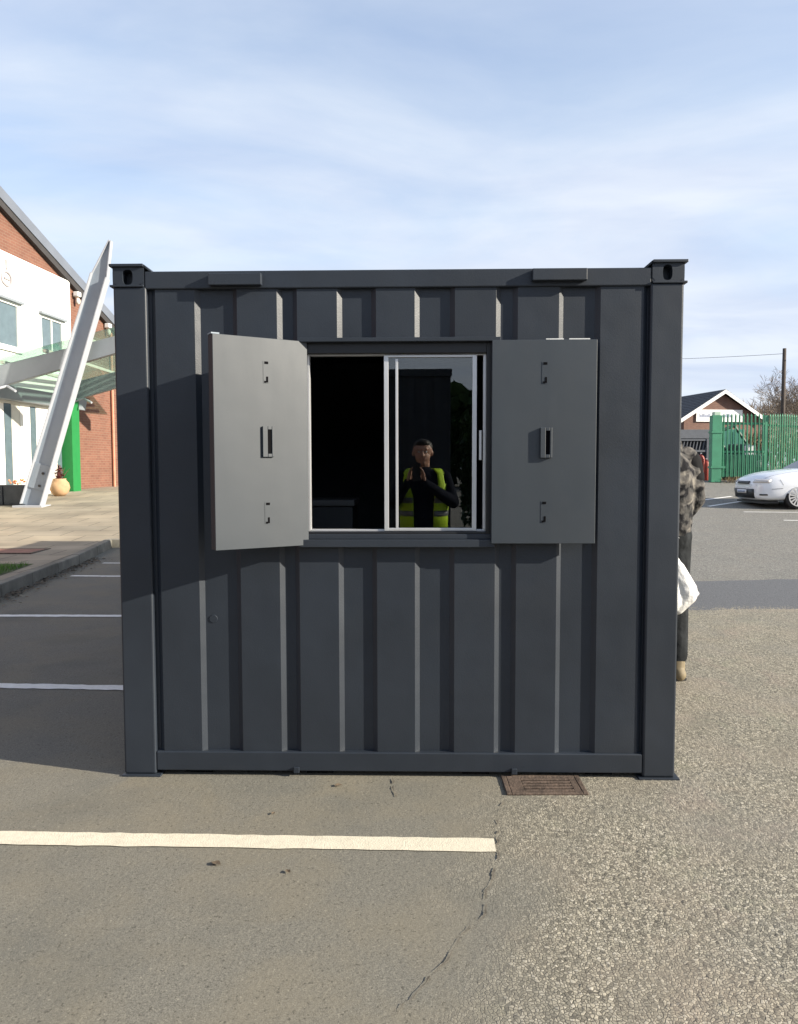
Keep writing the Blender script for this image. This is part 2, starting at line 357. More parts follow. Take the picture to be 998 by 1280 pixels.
# ---- ground: fine tarmac on the left of the joint, coarse chippings on the right
def tarmac(name, coarse_attr=False):
    m, n, l, b = new_mat(name); b.inputs['Roughness'].default_value = 0.9; b.inputs['Specular IOR Level'].default_value = 0.25
    g = n.new('ShaderNodeNewGeometry')
    def noise(scale, detail=6, rough=0.55, dist=0.0):
        z = n.new('ShaderNodeTexNoise'); z.inputs['Scale'].default_value = scale; z.inputs['Detail'].default_value = detail
        z.inputs['Roughness'].default_value = rough; z.inputs['Distortion'].default_value = dist
        l.new(g.outputs['Position'], z.inputs['Vector']); return z.outputs['Fac']
    def ramp(f, *st):
        r = n.new('ShaderNodeValToRGB'); e = r.color_ramp.elements
        while len(e) < len(st): e.new(0.5)
        for i, (p, c) in enumerate(st):
            e[i].position = p; e[i].color = (tuple(c) if not isinstance(c, float) else (c,)*3) + (1,)
        l.new(f, r.inputs[0]); return r.outputs[0]
    def mix(f, a, bb, mode='MIX'):
        x = n.new('ShaderNodeMix'); x.data_type = 'RGBA'; x.blend_type = mode
        for i, v in ((0, f), (6, a), (7, bb)):
            if isinstance(v, float): x.inputs[i].default_value = v
            elif isinstance(v, tuple): x.inputs[i].default_value = v + (1,)
            else: l.new(v, x.inputs[i])
        return x.outputs[2]
    # fine, worn tarmac
    fine = ramp(noise(230, 3, 0.75), (0.28, (0.085, 0.081, 0.069)), (0.50, (0.165, 0.157, 0.132)), (0.75, (0.27, 0.253, 0.205)))
    fine = mix(ramp(noise(2.1, 7, 0.6, 0.4), (0.42, 0.0), (0.66, 0.55)), fine, (0.205, 0.180, 0.130))      # dusty tan patches
    fine = mix(ramp(noise(1.2, 5, 0.55), (0.52, 0.0), (0.68, 0.45)), fine, (0.095, 0.098, 0.090))         # dark worn patches
    fine = mix(ramp(noise(95, 2, 0.6), (0.60, 0.0), (0.72, 0.75)), fine, (0.060, 0.056, 0.046))            # small pits
    fine = mix(ramp(noise(120, 2, 0.6, 0.3), (0.62, 0.0), (0.75, 0.6)), fine, (0.34, 0.315, 0.25))        # pale grains
    # coarse chippings
    vo = n.new('ShaderNodeTexVoronoi'); vo.inputs['Scale'].default_value = 75; l.new(g.outputs['Position'], vo.inputs['Vector'])
    if coarse_attr:
        # every stone keeps its own tone; colour darkens in the gaps between them
        ds = n.new('ShaderNodeTexNoise'); ds.inputs['Scale'].default_value = 60; ds.inputs['Detail'].default_value = 2; l.new(g.outputs['Position'], ds.inputs['Vector'])
        vm = n.new('ShaderNodeVectorMath'); vm.operation = 'MULTIPLY_ADD'; l.new(ds.outputs['Color'], vm.inputs[0]); vm.inputs[1].default_value = (.009, .009, 0); l.new(g.outputs['Position'], vm.inputs[2])
        va_ = n.new('ShaderNodeTexVoronoi'); va_.voronoi_dimensions = '2D'; va_.inputs['Scale'].default_value = 96; l.new(vm.outputs[0], va_.inputs['Vector'])
        ve_ = n.new('ShaderNodeTexVoronoi'); ve_.voronoi_dimensions = '2D'; ve_.feature = 'DISTANCE_TO_EDGE'; ve_.inputs['Scale'].default_value = 96; l.new(vm.outputs[0], ve_.inputs['Vector'])
        sp = n.new('ShaderNodeSeparateColor'); l.new(va_.outputs['Color'], sp.inputs[0])
        ed = n.new('ShaderNodeMapRange'); ed.inputs['From Min'].default_value = 0.02; ed.inputs['From Max'].default_value = 0.16; l.new(ve_.outputs['Distance'], ed.inputs['Value'])
        sunk = n.new('ShaderNodeMapRange'); sunk.inputs['From Min'].default_value = 0.10; sunk.inputs['From Max'].default_value = 0.30; sunk.inputs['To Min'].default_value = 0.25; l.new(sp.outputs[1], sunk.inputs['Value'])
        m1 = n.new('ShaderNodeMath'); m1.operation = 'MULTIPLY'; l.new(ed.outputs[0], m1.inputs[0]); l.new(sunk.outputs[0], m1.inputs[1])
        m2 = n.new('ShaderNodeMapRange'); m2.inputs['To Min'].default_value = 0.30; l.new(sp.outputs[0], m2.inputs['Value'])
        m3 = n.new('ShaderNodeMath'); m3.operation = 'MULTIPLY'; l.new(m1.outputs[0], m3.inputs[0]); l.new(m2.outputs[0], m3.inputs[1]); fac = m3.outputs[0]
    else:
        sp = n.new('ShaderNodeSeparateColor'); l.new(vo.outputs['Color'], sp.inputs[0]); fac = sp.outputs[0]
    st = ramp(fac, *(((0.0, (0.075, 0.068, 0.056)), (0.12, (0.18, 0.165, 0.132)), (0.45, (0.295, 0.272, 0.213)), (0.8, (0.435, 0.395, 0.31)), (1.0, (0.54, 0.50, 0.41))) if coarse_attr else ((0.0, (0.12, 0.116, 0.106)), (0.45, (0.20, 0.192, 0.172)), (0.8, (0.29, 0.28, 0.25)), (1.0, (0.36, 0.345, 0.31)))))
    st = mix(ramp(noise(260, 3), (0.35, 0.75), (0.7, 1.0)), (0.0, 0.0, 0.0), st)
    st = mix(ramp(noise(1.7, 6, 0.6, 0.5), (0.48, 0.0), (0.72, 0.5)), st, (0.30, 0.25, 0.195) if coarse_attr else (0.22, 0.20, 0.17))
    st = mix(ramp(noise(1.1, 6, 0.6), (0.50, 0.0), (0.75, 0.45)), st, (0.19, 0.19, 0.175) if coarse_attr else (0.15, 0.148, 0.138))
    if coarse_attr: st = mix(ramp(noise(2.6, 5, 0.6, 0.6), (0.56, 0.0), (0.72, 0.35)), st, (0.30, 0.23, 0.19)); st = mix(ramp(noise(3.1, 4, 0.6, 0.8), (0.58, 0.0), (0.75, 0.35)), st, (0.24, 0.25, 0.17))
    if coarse_attr:
        ac = n.new('ShaderNodeAttribute'); ac.attribute_name = 'coarse'
        colr = mix(ac.outputs['Fac'], fine, st)
    else:
        sx = n.new('ShaderNodeSeparateXYZ'); l.new(g.outputs['Position'], sx.inputs[0])
        a = n.new('ShaderNodeMath'); a.operation = 'MULTIPLY'; l.new(sx.outputs[1], a.inputs[0]); a.inputs[1].default_value = -0.33
        a2 = n.new('ShaderNodeMath'); a2.operation = 'ADD'; l.new(a.outputs[0], a2.inputs[0]); l.new(sx.outputs[0], a2.inputs[1])
        a3 = n.new('ShaderNodeMath'); a3.operation = 'MULTIPLY_ADD'; l.new(noise(5, 5), a3.inputs[0]); a3.inputs[1].default_value = 0.35; l.new(a2.outputs[0], a3.inputs[2])
        mk = n.new('ShaderNodeMapRange'); mk.inputs['From Min'].default_value = -0.42; mk.inputs['From Max'].default_value = -0.30
        l.new(a3.outputs[0], mk.inputs['Value'])
        colr = mix(mk.outputs[0], fine, st)
    l.new(colr, b.inputs['Base Color'])
    bp = n.new('ShaderNodeBump'); bp.inputs['Distance'].default_value = 0.006; bp.inputs['Strength'].default_value = 0.5 if coarse_attr else 0.9
    if coarse_attr:
        hm = n.new('ShaderNodeMath'); hm.operation = 'MULTIPLY'; l.new(m1.outputs[0], hm.inputs[0]); l.new(ac.outputs['Fac'], hm.inputs[1])
        hn = n.new('ShaderNodeMath'); hn.operation = 'MULTIPLY_ADD'; l.new(noise(400, 2), hn.inputs[0]); hn.inputs[1].default_value = 0.35; l.new(hm.outputs[0], hn.inputs[2])
        l.new(hn.outputs[0], bp.inputs['Height'])
    else:
        inv = n.new('ShaderNodeMath'); inv.operation = 'SUBTRACT'; inv.inputs[0].default_value = 0.6; l.new(vo.outputs['Distance'], inv.inputs[1])
        mm = n.new('ShaderNodeMath'); mm.operation = 'MULTIPLY'; l.new(inv.outputs[0], mm.inputs[0]); l.new(mk.outputs[0], mm.inputs[1])
        ma = n.new('ShaderNodeMath'); ma.operation = 'MULTIPLY_ADD'; l.new(noise(170, 4, 0.7), ma.inputs[0]); ma.inputs[1].default_value = 0.7; l.new(mm.outputs[0], ma.inputs[2])
        l.new(ma.outputs[0], bp.inputs['Height'])
    l.new(bp.outputs[0], b.inputs['Normal'])
    return m
M['tarmac'] = tarmac('worn_tarmac')
M['chippings'] = tarmac('tarmac_chippings', True)
M['patch'] = mat('newer_tarmac', (0.105, 0.108, 0.115), 0.9, var=0.25, scale=60, bump=0.8, bscale=150)
M['line'] = mat('road_paint', (0.62, 0.57, 0.45), 0.85, var=0.06, scale=40, bump=0.3, bscale=180, dirt=(0.40, 0.36, 0.28), dirt_amt=0.45)
M['line_white'] = mat('white_road_paint', (0.76, 0.75, 0.71), 0.8, var=0.05, scale=40, bump=0.3, bscale=180, dirt=(0.4, 0.39, 0.36), dirt_amt=0.3)
M['crack'] = mat('dirt_in_joint', (0.120, 0.106, 0.083), 1.0, var=0.6, scale=25)
M['kerbstone'] = mat('concrete_kerb', (0.19, 0.18, 0.15), 0.9, var=0.25, scale=4, bump=0.5, bscale=60, dirt=(0.07, 0.065, 0.05), dirt_amt=0.8)
M['grass'] = mat('grass_blades', (0.10, 0.21, 0.03), 0.7, var=0.5, scale=8)
M['asphalt_far'] = M['tarmac']
def flags():
    m, n, l, b = new_mat('paving_flags'); b.inputs['Roughness'].default_value = 0.9
    g = n.new('ShaderNodeNewGeometry')
    bt = n.new('ShaderNodeTexBrick'); bt.inputs['Scale'].default_value = 1; bt.inputs['Brick Width'].default_value = 0.9; bt.inputs['Row Height'].default_value = 0.6
    bt.inputs['Mortar Size'].default_value = 0.012; bt.inputs['Color1'].default_value = (0.31, 0.265, 0.195, 1)
    bt.inputs['Color2'].default_value = (0.26, 0.23, 0.175, 1); bt.inputs['Mortar'].default_value = (0.14, 0.12, 0.09, 1)
    l.new(g.outputs['Position'], bt.inputs['Vector'])
    nz = n.new('ShaderNodeTexNoise'); nz.inputs['Scale'].default_value = 1.1; nz.inputs['Detail'].default_value = 8; l.new(g.outputs['Position'], nz.inputs['Vector'])
    mr = n.new('ShaderNodeMapRange'); mr.inputs['From Min'].default_value = 0.3; mr.inputs['From Max'].default_value = 0.7
    mr.inputs['To Min'].default_value = 0.68; mr.inputs['To Max'].default_value = 1.2
    l.new(nz.outputs['Fac'], mr.inputs['Value'])
    mx = n.new('ShaderNodeMix'); mx.data_type = 'RGBA'; mx.blend_type = 'MULTIPLY'; mx.inputs[0].default_value = 1
    l.new(bt.outputs['Color'], mx.inputs[6]); l.new(mr.outputs[0], mx.inputs[7]); l.new(mx.outputs[2], b.inputs['Base Color'])
    return m
M['flags'] = flags()

# ================================================================== THE SETTING
YS = [-300, -60, -20, 0, 2, 4, 7, 11, 15, 19.5, 23, 27, 40, 80, 300, 1500]
def strip(name, xl, xr, ys, material, dz, kind='structure', nx=1):
    mb = MB()
    for y in ys:
        a, b_ = xl(y), xr(y)
        for i in range(nx + 1): mb.v.append((a + (b_ - a)*i/nx, y, zg(y) + dz))
    w = nx + 1
    for j in range(len(ys) - 1):
        for i in range(nx): mb.f.append((j*w+i, j*w+i+1, (j+1)*w+i+1, (j+1)*w+i))
    o = mb.build(name, material); tag(o, kind=kind); return o
strip('ground', lambda y: -900, lambda y: 900, YS, M['tarmac'], 0.0)

# near surface in relief: fine worn tarmac left of the joint, coarse chippings right of it
def near_surface():
    rng = np.random.default_rng(3)
    ys = [1.45]
    while ys[-1] < 7.9: ys.append(ys[-1] + 0.0027*max(1.6, ys[-1]))
    ys = np.array(ys); xs = np.arange(-4.1, 4.6, 0.0052)
    X, Y = np.meshgrid(xs, ys)
    def cells(c, X0, Y0):
        nxc, nyc = int(9.5/c)+4, int(7.6/c)+4
        jx = rng.random((nyc, nxc)); jy = rng.random((nyc, nxc)); val = rng.random((nyc, nxc)); hh = 0.45 + 0.55*rng.random((nyc, nxc))
        gx = (X - X0)/c; gy = (Y - Y0)/c
        ix = gx.astype(int); iy = gy.astype(int)
        best = np.full(X.shape, 9.0); bv = np.zeros(X.shape); bh = np.zeros(X.shape)
        for dy in (-1, 0, 1):
            for dx in (-1, 0, 1):
                cx_ = np.clip(ix+dx, 0, nxc-1); cy_ = np.clip(iy+dy, 0, nyc-1)
                d = np.hypot(cx_ + jx[cy_, cx_] - gx, cy_ + jy[cy_, cx_] - gy)
                q = d < best
                best = np.where(q, d, best); bv = np.where(q, val[cy_, cx_], bv); bh = np.where(q, hh[cy_, cx_], bh)
        return best, bv, bh
    best, bv, bh = cells(0.0106, -4.4, 1.2)
    h = 0.0036*bh*np.clip(1 - (best/0.80)**2, 0, 1)
    def wob(k): return sum(np.sin(X*a*k + Y*b_*k + p)*s_ for a, b_, p, s_ in ((3, 2.2, .3, .09), (7, -5, 1.1, .07), (-13, 11, 2.0, .05), (29, 23, .7, .03), (-53, 47, 4., .02)))
    e = (X - (0.33*Y - 0.72)) + wob(1.0)
    coarse = np.clip(e/0.55, 0, 1)**1.3
    coarse = coarse*np.clip(1.02 + 1.6*wob(1.7), 0.45, 1)            # worn smoother places
    far = np.clip((7.9 - Y)/0.8, 0, 1)*np.clip((4.5 - X)/0.3, 0, 1)*np.clip((X + 4.05)/0.3, 0, 1)
    fine = rng.normal(0, 0.00030, X.shape) + 0.0003*np.clip(1 - best/0.9, 0, 1)*bh
    Z = 0.003 + (h*coarse + fine)*far - 0.009*(1 - np.clip(far/0.15, 0, 1))
    stone = np.clip((0.25 + 0.75*bv)*np.clip(0.05 + h/0.0024, 0, 1), 0, 1)
    V = np.stack([X, Y, Z], -1).reshape(-1, 3); ny, nx = X.shape
    idx = np.arange(nx*ny).reshape(ny, nx)
    F = np.stack([idx[:-1, :-1], idx[:-1, 1:], idx[1:, 1:], idx[1:, :-1]], -1).reshape(-1, 4)
    me = bpy.data.meshes.new('near_tarmac'); me.vertices.add(len(V)); me.vertices.foreach_set('co', V.ravel().astype(np.float32))
    me.loops.add(F.size); me.loops.foreach_set('vertex_index', F.ravel().astype(np.int32))
    me.polygons.add(len(F)); me.polygons.foreach_set('loop_start', np.arange(0, F.size, 4, dtype=np.int32))
    me.update(calc_edges=True); me.validate()
    for nm, arr in (('coarse', coarse),):
        a = me.attributes.new(nm, 'FLOAT', 'POINT'); a.data.foreach_set('value', arr.ravel().astype(np.float32))
    me.polygons.foreach_set('use_smooth', [True]*len(me.polygons))
    o = bpy.data.objects.new('near_tarmac', me); COL.objects.link(o); me.materials.append(M['chippings']); tag(o, kind='structure')
near_surface()

# painted bay lines
def paint_line(pix, w=0.10, dz=0.004, worn=0.004, m_='line_white'):
    pts = [ground(*p) for p in pix]
    mb = MB(); N = 60; top = []; bot = []
    a, b_ = pts[0], pts[-1]; d = (b_ - a); d.z = 0; L = d.length; d.normalize(); n_ = Vector((-d.y, d.x, 0))
    for i in range(N+1):
        p = a + (b_ - a)*(i/N)
        u, v = (rnd.gauss(0, worn) for _ in range(2))
        for s, q, lst in ((1, u, top), (-1, v, bot)):
            t = p + n_*(s*w/2 + q); lst.append(len(mb.v)); mb.v.append((t.x, t.y, zg(t.y) + dz))
    for i in range(N): mb.f.append((bot[i], bot[i+1], top[i+1], top[i]))
    o = mb.build('parking_line', M[m_]); tag(o, kind='structure')
def extend(pa, pb, k):                   # lengthen a measured line beyond the frame edge
    return (pa[0] - k*(pb[0]-pa[0]), pa[1] - k*(pb[1]-pa[1]))
paint_line([extend((0, 1049), (619, 1058.5), 0.8), (619, 1058.5)], 0.098, 0.0072, 0.0018, 'line')
paint_line([(-330, 852), (260, 863)], 0.098, 0.0072)
paint_line([(-150, 770), (300, 771)], 0.095, 0.0072)
paint_line([(89, 720), (300, 722)], 0.09)
paint_line([(129, 704), (300, 705)], 0.07)
paint_line([(868, 626.5), (915, 620.5)], 0.10); paint_line([(886, 633), (945, 624)], 0.10)
paint_line([(930, 640), (1300, 643)], 0.10); paint_line([(980, 650.5), (1300, 654)], 0.10)

# newer strip of tarmac crossing on the right
p = [ground(800, 765), ground(1500, 752), ground(1500, 712), ground(800, 729)]
mb = MB()
edge0 = [p[0].lerp(p[1], i/40) for i in range(41)]; edge1 = [p[3].lerp(p[2], i/40) for i in range(41)]
for a, b_ in zip(edge0, edge1):
    for q in (a, b_): mb.v.append((q.x, q.y + rnd.gauss(0, 0.02), zg(q.y) + 0.0045))
for i in range(40): mb.f.append((2*i, 2*i+2, 2*i+3, 2*i+1))
tag(mb.build('tarmac_patch', M['patch']), kind='structure')

# dirty joint between the two surfaces
def crack(pix, name='ground_crack'):
    pts = [ground(*q) for q in pix]; fine = []
    for a, b_ in zip(pts, pts[1:]):
        n_ = max(2, int((b_-a).length/0.025))
        for i in range(n_): fine.append(a.lerp(b_, i/n_) + Vector((rnd.gauss(0, .0045), rnd.gauss(0, .003), 0)))
    mb = MB(); gap = 0
    for i, q in enumerate(fine):
        w = max(0.0012, 0.0030 + rnd.gauss(0, 0.0016))
        mb.v += [(q.x - w, q.y, 0.0078), (q.x + w*0.8, q.y + 0.002, 0.0078)]
        if i and rnd.random() > 0.33: mb.f.append((2*i-2, 2*i-1, 2*i+1, 2*i))
    tag(mb.build(name, M['crack']), kind='structure')
crack([(628, 1002), (621, 1040), (624, 1078), (611, 1110), (606, 1145), (585, 1165), (556, 1205), (520, 1245), (480, 1290)])
crack([(490, 972), (493, 990), (499, 1004)])

# paved forecourt with kerb
def kerb_x(y): return -4.22 - 0.112*(y - 8.06)
KH = 0.135; YK = 12.62
ysA = [-40, 0, 4, 7, 9, 11, YK - 0.0]
mbp = MB()
def pave(ys, xl, xr):
    base = len(mbp.v)
    for y in ys: mbp.v += [(xl(y), y, zp(y)), (xr(y), y, zp(y))]
    for j in range(len(ys)-1): mbp.f.append((base+2*j, base+2*j+1, base+2*j+3, base+2*j+2))
pave(ysA, lambda y: -90, lambda y: kerb_x(y) - 0.125)
pave([YK, YK + 0.125], lambda y: -90, lambda y: kerb_x(YK) - 0.125)
pave([YK + 0.125, 15, 17.5, 19.5, 21.3, 22.5, 24, 27, 60], lambda y: -90, lambda y: 1.6)
tag(mbp.build('pavement', M['flags']), kind='structure')
mb = MB(); y = -12.0
while y < YK - 0.05:                      # kerb stones end to end
    y2 = min(y + 0.914, YK)
    a, b_ = kerb_x(y), kerb_x(y2 - 0.006); z = rnd.uniform(-0.004, 0.006)
    mb.add([(a-.125, y, -.1), (a, y, -.1), (b_, y2-.006, -.1 + zg(y2)), (b_-.125, y2-.006, -.1 + zg(y2)),
            (a-.125, y, KH+z+zg(y)), (a-.008, y, KH+z+zg(y)), (b_-.008, y2-.006, KH+z+zg(y2)), (b_-.125, y2-.006, KH+z+zg(y2))],
           [(0,3,2,1),(4,5,6,7),(0,1,5,4),(1,2,6,5),(2,3,7,6),(3,0,4,7)]); y = y2
x = kerb_x(YK) - 0.125
while x < 1.7:
    x2 = min(x + 0.914, 1.7)
    mb.box(x, x2 - 0.006, YK, YK + 0.125, -0.05, KH + zg(YK) + 0.002); x = x2
tag(mb.build('kerb', M['kerbstone'], bevel=0.012), kind='structure')
# dirt and leaves lying along the kerb
mb = MB()
for i in range(900):
    y = rnd.uniform(6.5, 11.5); x = kerb_x(y) + abs(rnd.gauss(0, 0.11)) + 0.01
    s = rnd.uniform(0.008, 0.03); a = rnd.uniform(0, 6.3); t = rnd.uniform(-.4, .4)
    u = Vector((math.cos(a), math.sin(a), t))*s; v = Vector((-math.sin(a), math.cos(a), rnd.uniform(-.3, .3)))*s*0.6
    c = Vector((x, y, 0.012 + abs(t)*s))
    mb.add([c-u, c-v, c+u, c+v], [(0, 1, 2, 3)])
tag(mb.build('leaf_litter', M['debris']), 'brown dead leaves and dirt along the left kerb', 'leaf litter', kind='stuff')
# grass
mb = MB()
for i in range(9000):
    y = rnd.uniform(6.6, 9.75); x = rnd.uniform(-6.3, kerb_x(y) - 0.30)
    if y > 9.55 and rnd.random() < 0.6: continue
    h = rnd.uniform(0.025, 0.07); a = rnd.uniform(0, 6.3); w = rnd.uniform(0.003, 0.006)
    c = Vector((x, y, KH)); d = Vector((math.cos(a), math.sin(a), 0))
    lean = Vector((rnd.gauss(0, .3), rnd.gauss(0, .3), 1))*h
    mb.add([c - d*w, c + d*w, c + lean], [(0, 1, 2)])
tag(mb.build('grass', M['grass']), 'short green grass patch behind the kerb at left', 'grass', kind='stuff')
strip('grass_soil', lambda y: -6.35, lambda y: kerb_x(y) - 0.27, [6.5, 8, 9.8], mat('lawn_soil', (0.05, 0.07, 0.02), 0.95, var=0.4), KH + 0.004)
# reddish access cover in the paving
c = ground(12, 689, KH)
t = thing('manhole_cover', 'flat reddish rectangular access cover set in the paving beside the grass', 'manhole cover', (c.x, c.y, KH + zg(c.y)))
MB().box(-.42, .42, -.27, .27, -.03, .006).build('cover_plate', mat('red_paver', (0.24, 0.12, 0.09), 0.9, var=0.2), t, bevel=0.003)
mb = MB(); mb.box(-.47, .47, -.32, -.272, -.03, .009).box(-.47, .47, .272, .32, -.03, .009).box(-.47, -.422, -.27, .27, -.03, .009).box(.422, .47, -.27, .27, -.03, .009)
mb.build('cover_frame', M['rust'], t, bevel=0.003)

# ================================================================== THE CABIN
CX, CY, CYAW, CH, CLEN = -0.00968, 3.3289, -0.02263, 2.2501, 7.8
exv = Vector((math.cos(CYAW), math.sin(CYAW), 0)); eyv = Vector((-math.sin(CYAW), math.cos(CYAW), 0))
def P(px, py, out=0.0):                  # photo pixel -> cabin-local (x, z) on the plane `out` metres in front of the end face
    d = ray(px, py); o = Vector((CX, CY, 0)) - eyv*out
    t = (o - CAM_POS).dot(eyv) / d.dot(eyv)
    q = CAM_POS + d*t - o
    return q.dot(exv), q.z
def PX(px, py, out=0.0): return P(px, py, out)[0]
def PZ(py, px=499, out=0.0): return P(px, py, out)[1]
cabin = thing('site_cabin', 'dark anthracite steel container cabin with corrugated end and open window shutters', 'container cabin', (CX, CY, 0), CYAW)
HW = 1.22
# corner posts
for s in (-1, 1):
    for y0, y1 in ((0.0, 0.16), (CLEN - 0.16, CLEN)):
        xi = PX(190, 700) if s < 0 else PX(808, 700)
        x0, x1 = (-HW, xi) if s < 0 else (xi, HW)
        MB().box(x0, x1, y0, y1, 0.012, CH - 0.095).build('corner_post', M['paint'], cabin, bevel=0.009, seg=3)
# corner castings with rounded holes, cap plates
def casting(s, y0, y1, hole):
    w = 0.135; x0, x1 = (-HW, -HW + w) if s < 0 else (HW - w, HW)
    z0, z1 = CH - 0.088, CH - 0.012
    mb = MB()
    hx0, hx1, hz0, hz1 = hole
    n = 20; cxm, czm = (hx0+hx1)/2, (hz0+hz1)/2; rx, rz = (hx1-hx0)/2, (hz1-hz0)/2
    ring = []
    for i in range(n):
        a = 2*math.pi*i/n; c_, s_ = math.cos(a), math.sin(a)
        ring.append((cxm + rx*math.copysign(abs(c_)**0.7, c_), czm + rz*math.copysign(abs(s_)**0.7, s_)))
    outer = []
    for i in range(n):                    # matching points on the rectangle
        a = 2*math.pi*i/n; c_, s_ = math.cos(a), math.sin(a)
        k = min(((x1 - cxm) if c_ > 0 else (cxm - x0))/max(abs(c_), 1e-6), ((z1 - czm) if s_ > 0 else (czm - z0))/max(abs(s_), 1e-6))
        outer.append((cxm + c_*k, czm + s_*k))
    b = len(mb.v)
    for yy, pts in ((y0, outer), (y0, ring), (y0 + 0.05, ring)):
        mb.v += [(px_, yy, pz_) for px_, pz_ in pts]
    for i in range(n):
        j = (i+1) % n
        mb.f.append((b+i, b+j, b+n+j, b+n+i)); mb.f.append((b+n+i, b+n+j, b+2*n+j, b+2*n+i))
    mb.box(x0, x1, y0 + 0.001, y0 + 0.004, z1 - 0.004, z1)   # corners of the front plate
    for cx0, cx1 in ((x0, x0+0.012), (x1-0.012, x1)): mb.box(cx0, cx1, y0 + 0.001, y1, z0, z1)
    mb.box(x0 + 0.012, x1 - 0.012, y0 + 0.05, y1, z0, z1)
    mb.build('corner_casting', M['paint'], cabin)
    e = 0.012
    mb = MB().box(x0 - e if s < 0 else x0, x1 if s < 0 else x1 + e, y0 - e, y1 + e, CH - 0.012, CH)
    mb.box(x0 - e if s < 0 else x0, x1 if s < 0 else x1 + e, y0 - e*0.6, y1, z0 - 0.009, z0)
    # sloping gusset running down to the rail
    xa = x1 if s < 0 else x0; sx = 1 if s < 0 else -1
    mb.prism([(xa, y0 + 0.002, CH), (xa + sx*0.035, y0 + 0.002, CH - 0.030), (xa + sx*0.035, y0 + 0.002, CH - 0.040), (xa, y0 + 0.002, CH - 0.012)], (0, y1 - y0 - 0.004, 0))
    mb.build('cap_plate', M['paint'], cabin, bevel=0.002)
lh = (PX(153, 346), PX(166, 346), PZ(356, 160), PZ(337, 160)); rh = (PX(829, 340), PX(841, 340), PZ(350, 835), PZ(330.5, 835))
casting(-1, 0.0, 0.16, lh); casting(1, 0.0, 0.16, rh)
casting(-1, CLEN - 0.16, CLEN, lh); casting(1, CLEN - 0.16, CLEN, rh)
xi0, xi1 = PX(190, 700), PX(808, 700)
# rails
zt1 = CH - 0.030; zt0 = PZ(360.5, 300); zb1 = PZ(940, 300); zb0 = 0.028
xt0, xt1 = -HW + 0.137, HW - 0.137
MB().box(xt0, xt1, 0.002, 0.08, zt0, zt1).build('top_rail', M['paint'], cabin, bevel=0.005)
MB().box(xi0 + 0.001, xi1 - 0.001, 0.003, 0.09, zb0, zb1).build('bottom_rail', M['paint'], cabin, bevel=0.005)
MB().box(xt0, xt1, CLEN - 0.08, CLEN, zt0, zt1).build('top_rail', M['paint'], cabin)
MB().box(xi0, xi1, CLEN - 0.09, CLEN, zb0, zb1).build('bottom_rail', M['paint'], cabin)
for s in (-1, 1):
    x0, x1 = (-HW, -HW + 0.07) if s < 0 else (HW - 0.07, HW)
    MB().box(x0, x1, 0.162, CLEN - 0.162, CH - 0.12, CH - 0.03).build('side_rail', M['paint'], cabin)
    MB().box(x0, x1, 0.162, CLEN - 0.162, 0.028, 0.16).build('side_rail', M['paint'], cabin)
# plates on the top rail
for a, b_, ya, yb in ((262, 328, 341.5, 356.5), (665, 733, 335.5, 350.5)):
    mb = MB().box(PX(a, ya), PX(b_, ya), -0.028, 0.001, PZ(yb, (a+b_)/2, .02), PZ(ya, (a+b_)/2, .02))
    mb.build('rail_plate', M['paint'], cabin, bevel=0.003)
# foot plates and small lugs below the bottom rail
for s in (-1, 1):
    x0, x1 = (PX(154, 969), PX(202, 969)) if s < 0 else (PX(798, 973), PX(849, 973))
    MB().box(x0, x1, -0.012, 0.17, 0.0, 0.012).build('foot_plate', M['paint'], cabin, bevel=0.002)
for q in (371, 643):
    MB().box(PX(q-3.5, 968), PX(q+3.5, 968), -0.006, 0.012, 0.022, 0.048).build('lug', M['paint'], cabin, bevel=0.002)
for q in (-0.9, -0.35, 0.35, 0.9):
    MB().box(q - .06, q + .06, 0.05, 0.3, 0.0, 0.028).build('packer', M['black'], cabin)
# corrugated end wall with the window opening
RIDGE, VALLEY = 0.012, 0.029
rid = [(204, 251.5), (303, 351.5), (376, 424.5), (472, 519), (568, 618), (644.5, 694.5), (745, 797)]
def profile():
    pts = [(xi0 - 0.01, VALLEY)]
    for a, b_ in rid:
        xa, xb = PX(a, 840, -RIDGE), PX(b_, 840, -RIDGE); s = 0.021
        pts += [(xa - s, VALLEY), (xa, RIDGE), (xb, RIDGE), (xb + s, VALLEY)]
    pts.append((xi1 + 0.01, VALLEY))
    out = [pts[0]]
    for q in pts[1:]:
        if q[0] > out[-1][0] + 0.0005: out.append(q)
    return out
prof = profile()
def depth_at(x):
    for (a, da), (b_, db) in zip(prof, prof[1:]):
        if a <= x <= b_: return da + (db - da)*(x - a)/(b_ - a)
    return VALLEY
wx0, wx1, wz0, wz1 = PX(380, 560), PX(618, 560), PZ(680), PZ(428)
mb = MB()
def wall_piece(x0, x1, z0, z1, mb=mb):
    st = [x0] + [x for x, _ in prof if x0 < x < x1] + [x1]
    b = len(mb.v)
    for x in st: mb.v += [(x, depth_at(x), z0), (x, depth_at(x), z1)]
    for i in range(len(st)-1): mb.f.append((b+2*i, b+2*i+2, b+2*i+3, b+2*i+1))
zwa, zwb = zb1 - 0.02, zt0 + 0.02
wall_piece(prof[0][0], prof[-1][0], zwa, wz0); wall_piece(prof[0][0], prof[-1][0], wz1, zwb)
wall_piece(prof[0][0], wx0, wz0, wz1); wall_piece(wx1, prof[-1][0], wz0, wz1)
o = mb.build('corrugated_end_wall', M['paint'], cabin)
# flat dished repair disc on the lower left
x, z = P(265, 775); yd = depth_at(x)
MB().cone((x, yd + 0.002, z), (x, yd - 0.003, z), 0.019, 0.017, 20).build('weld_patch', M['paint'], cabin)
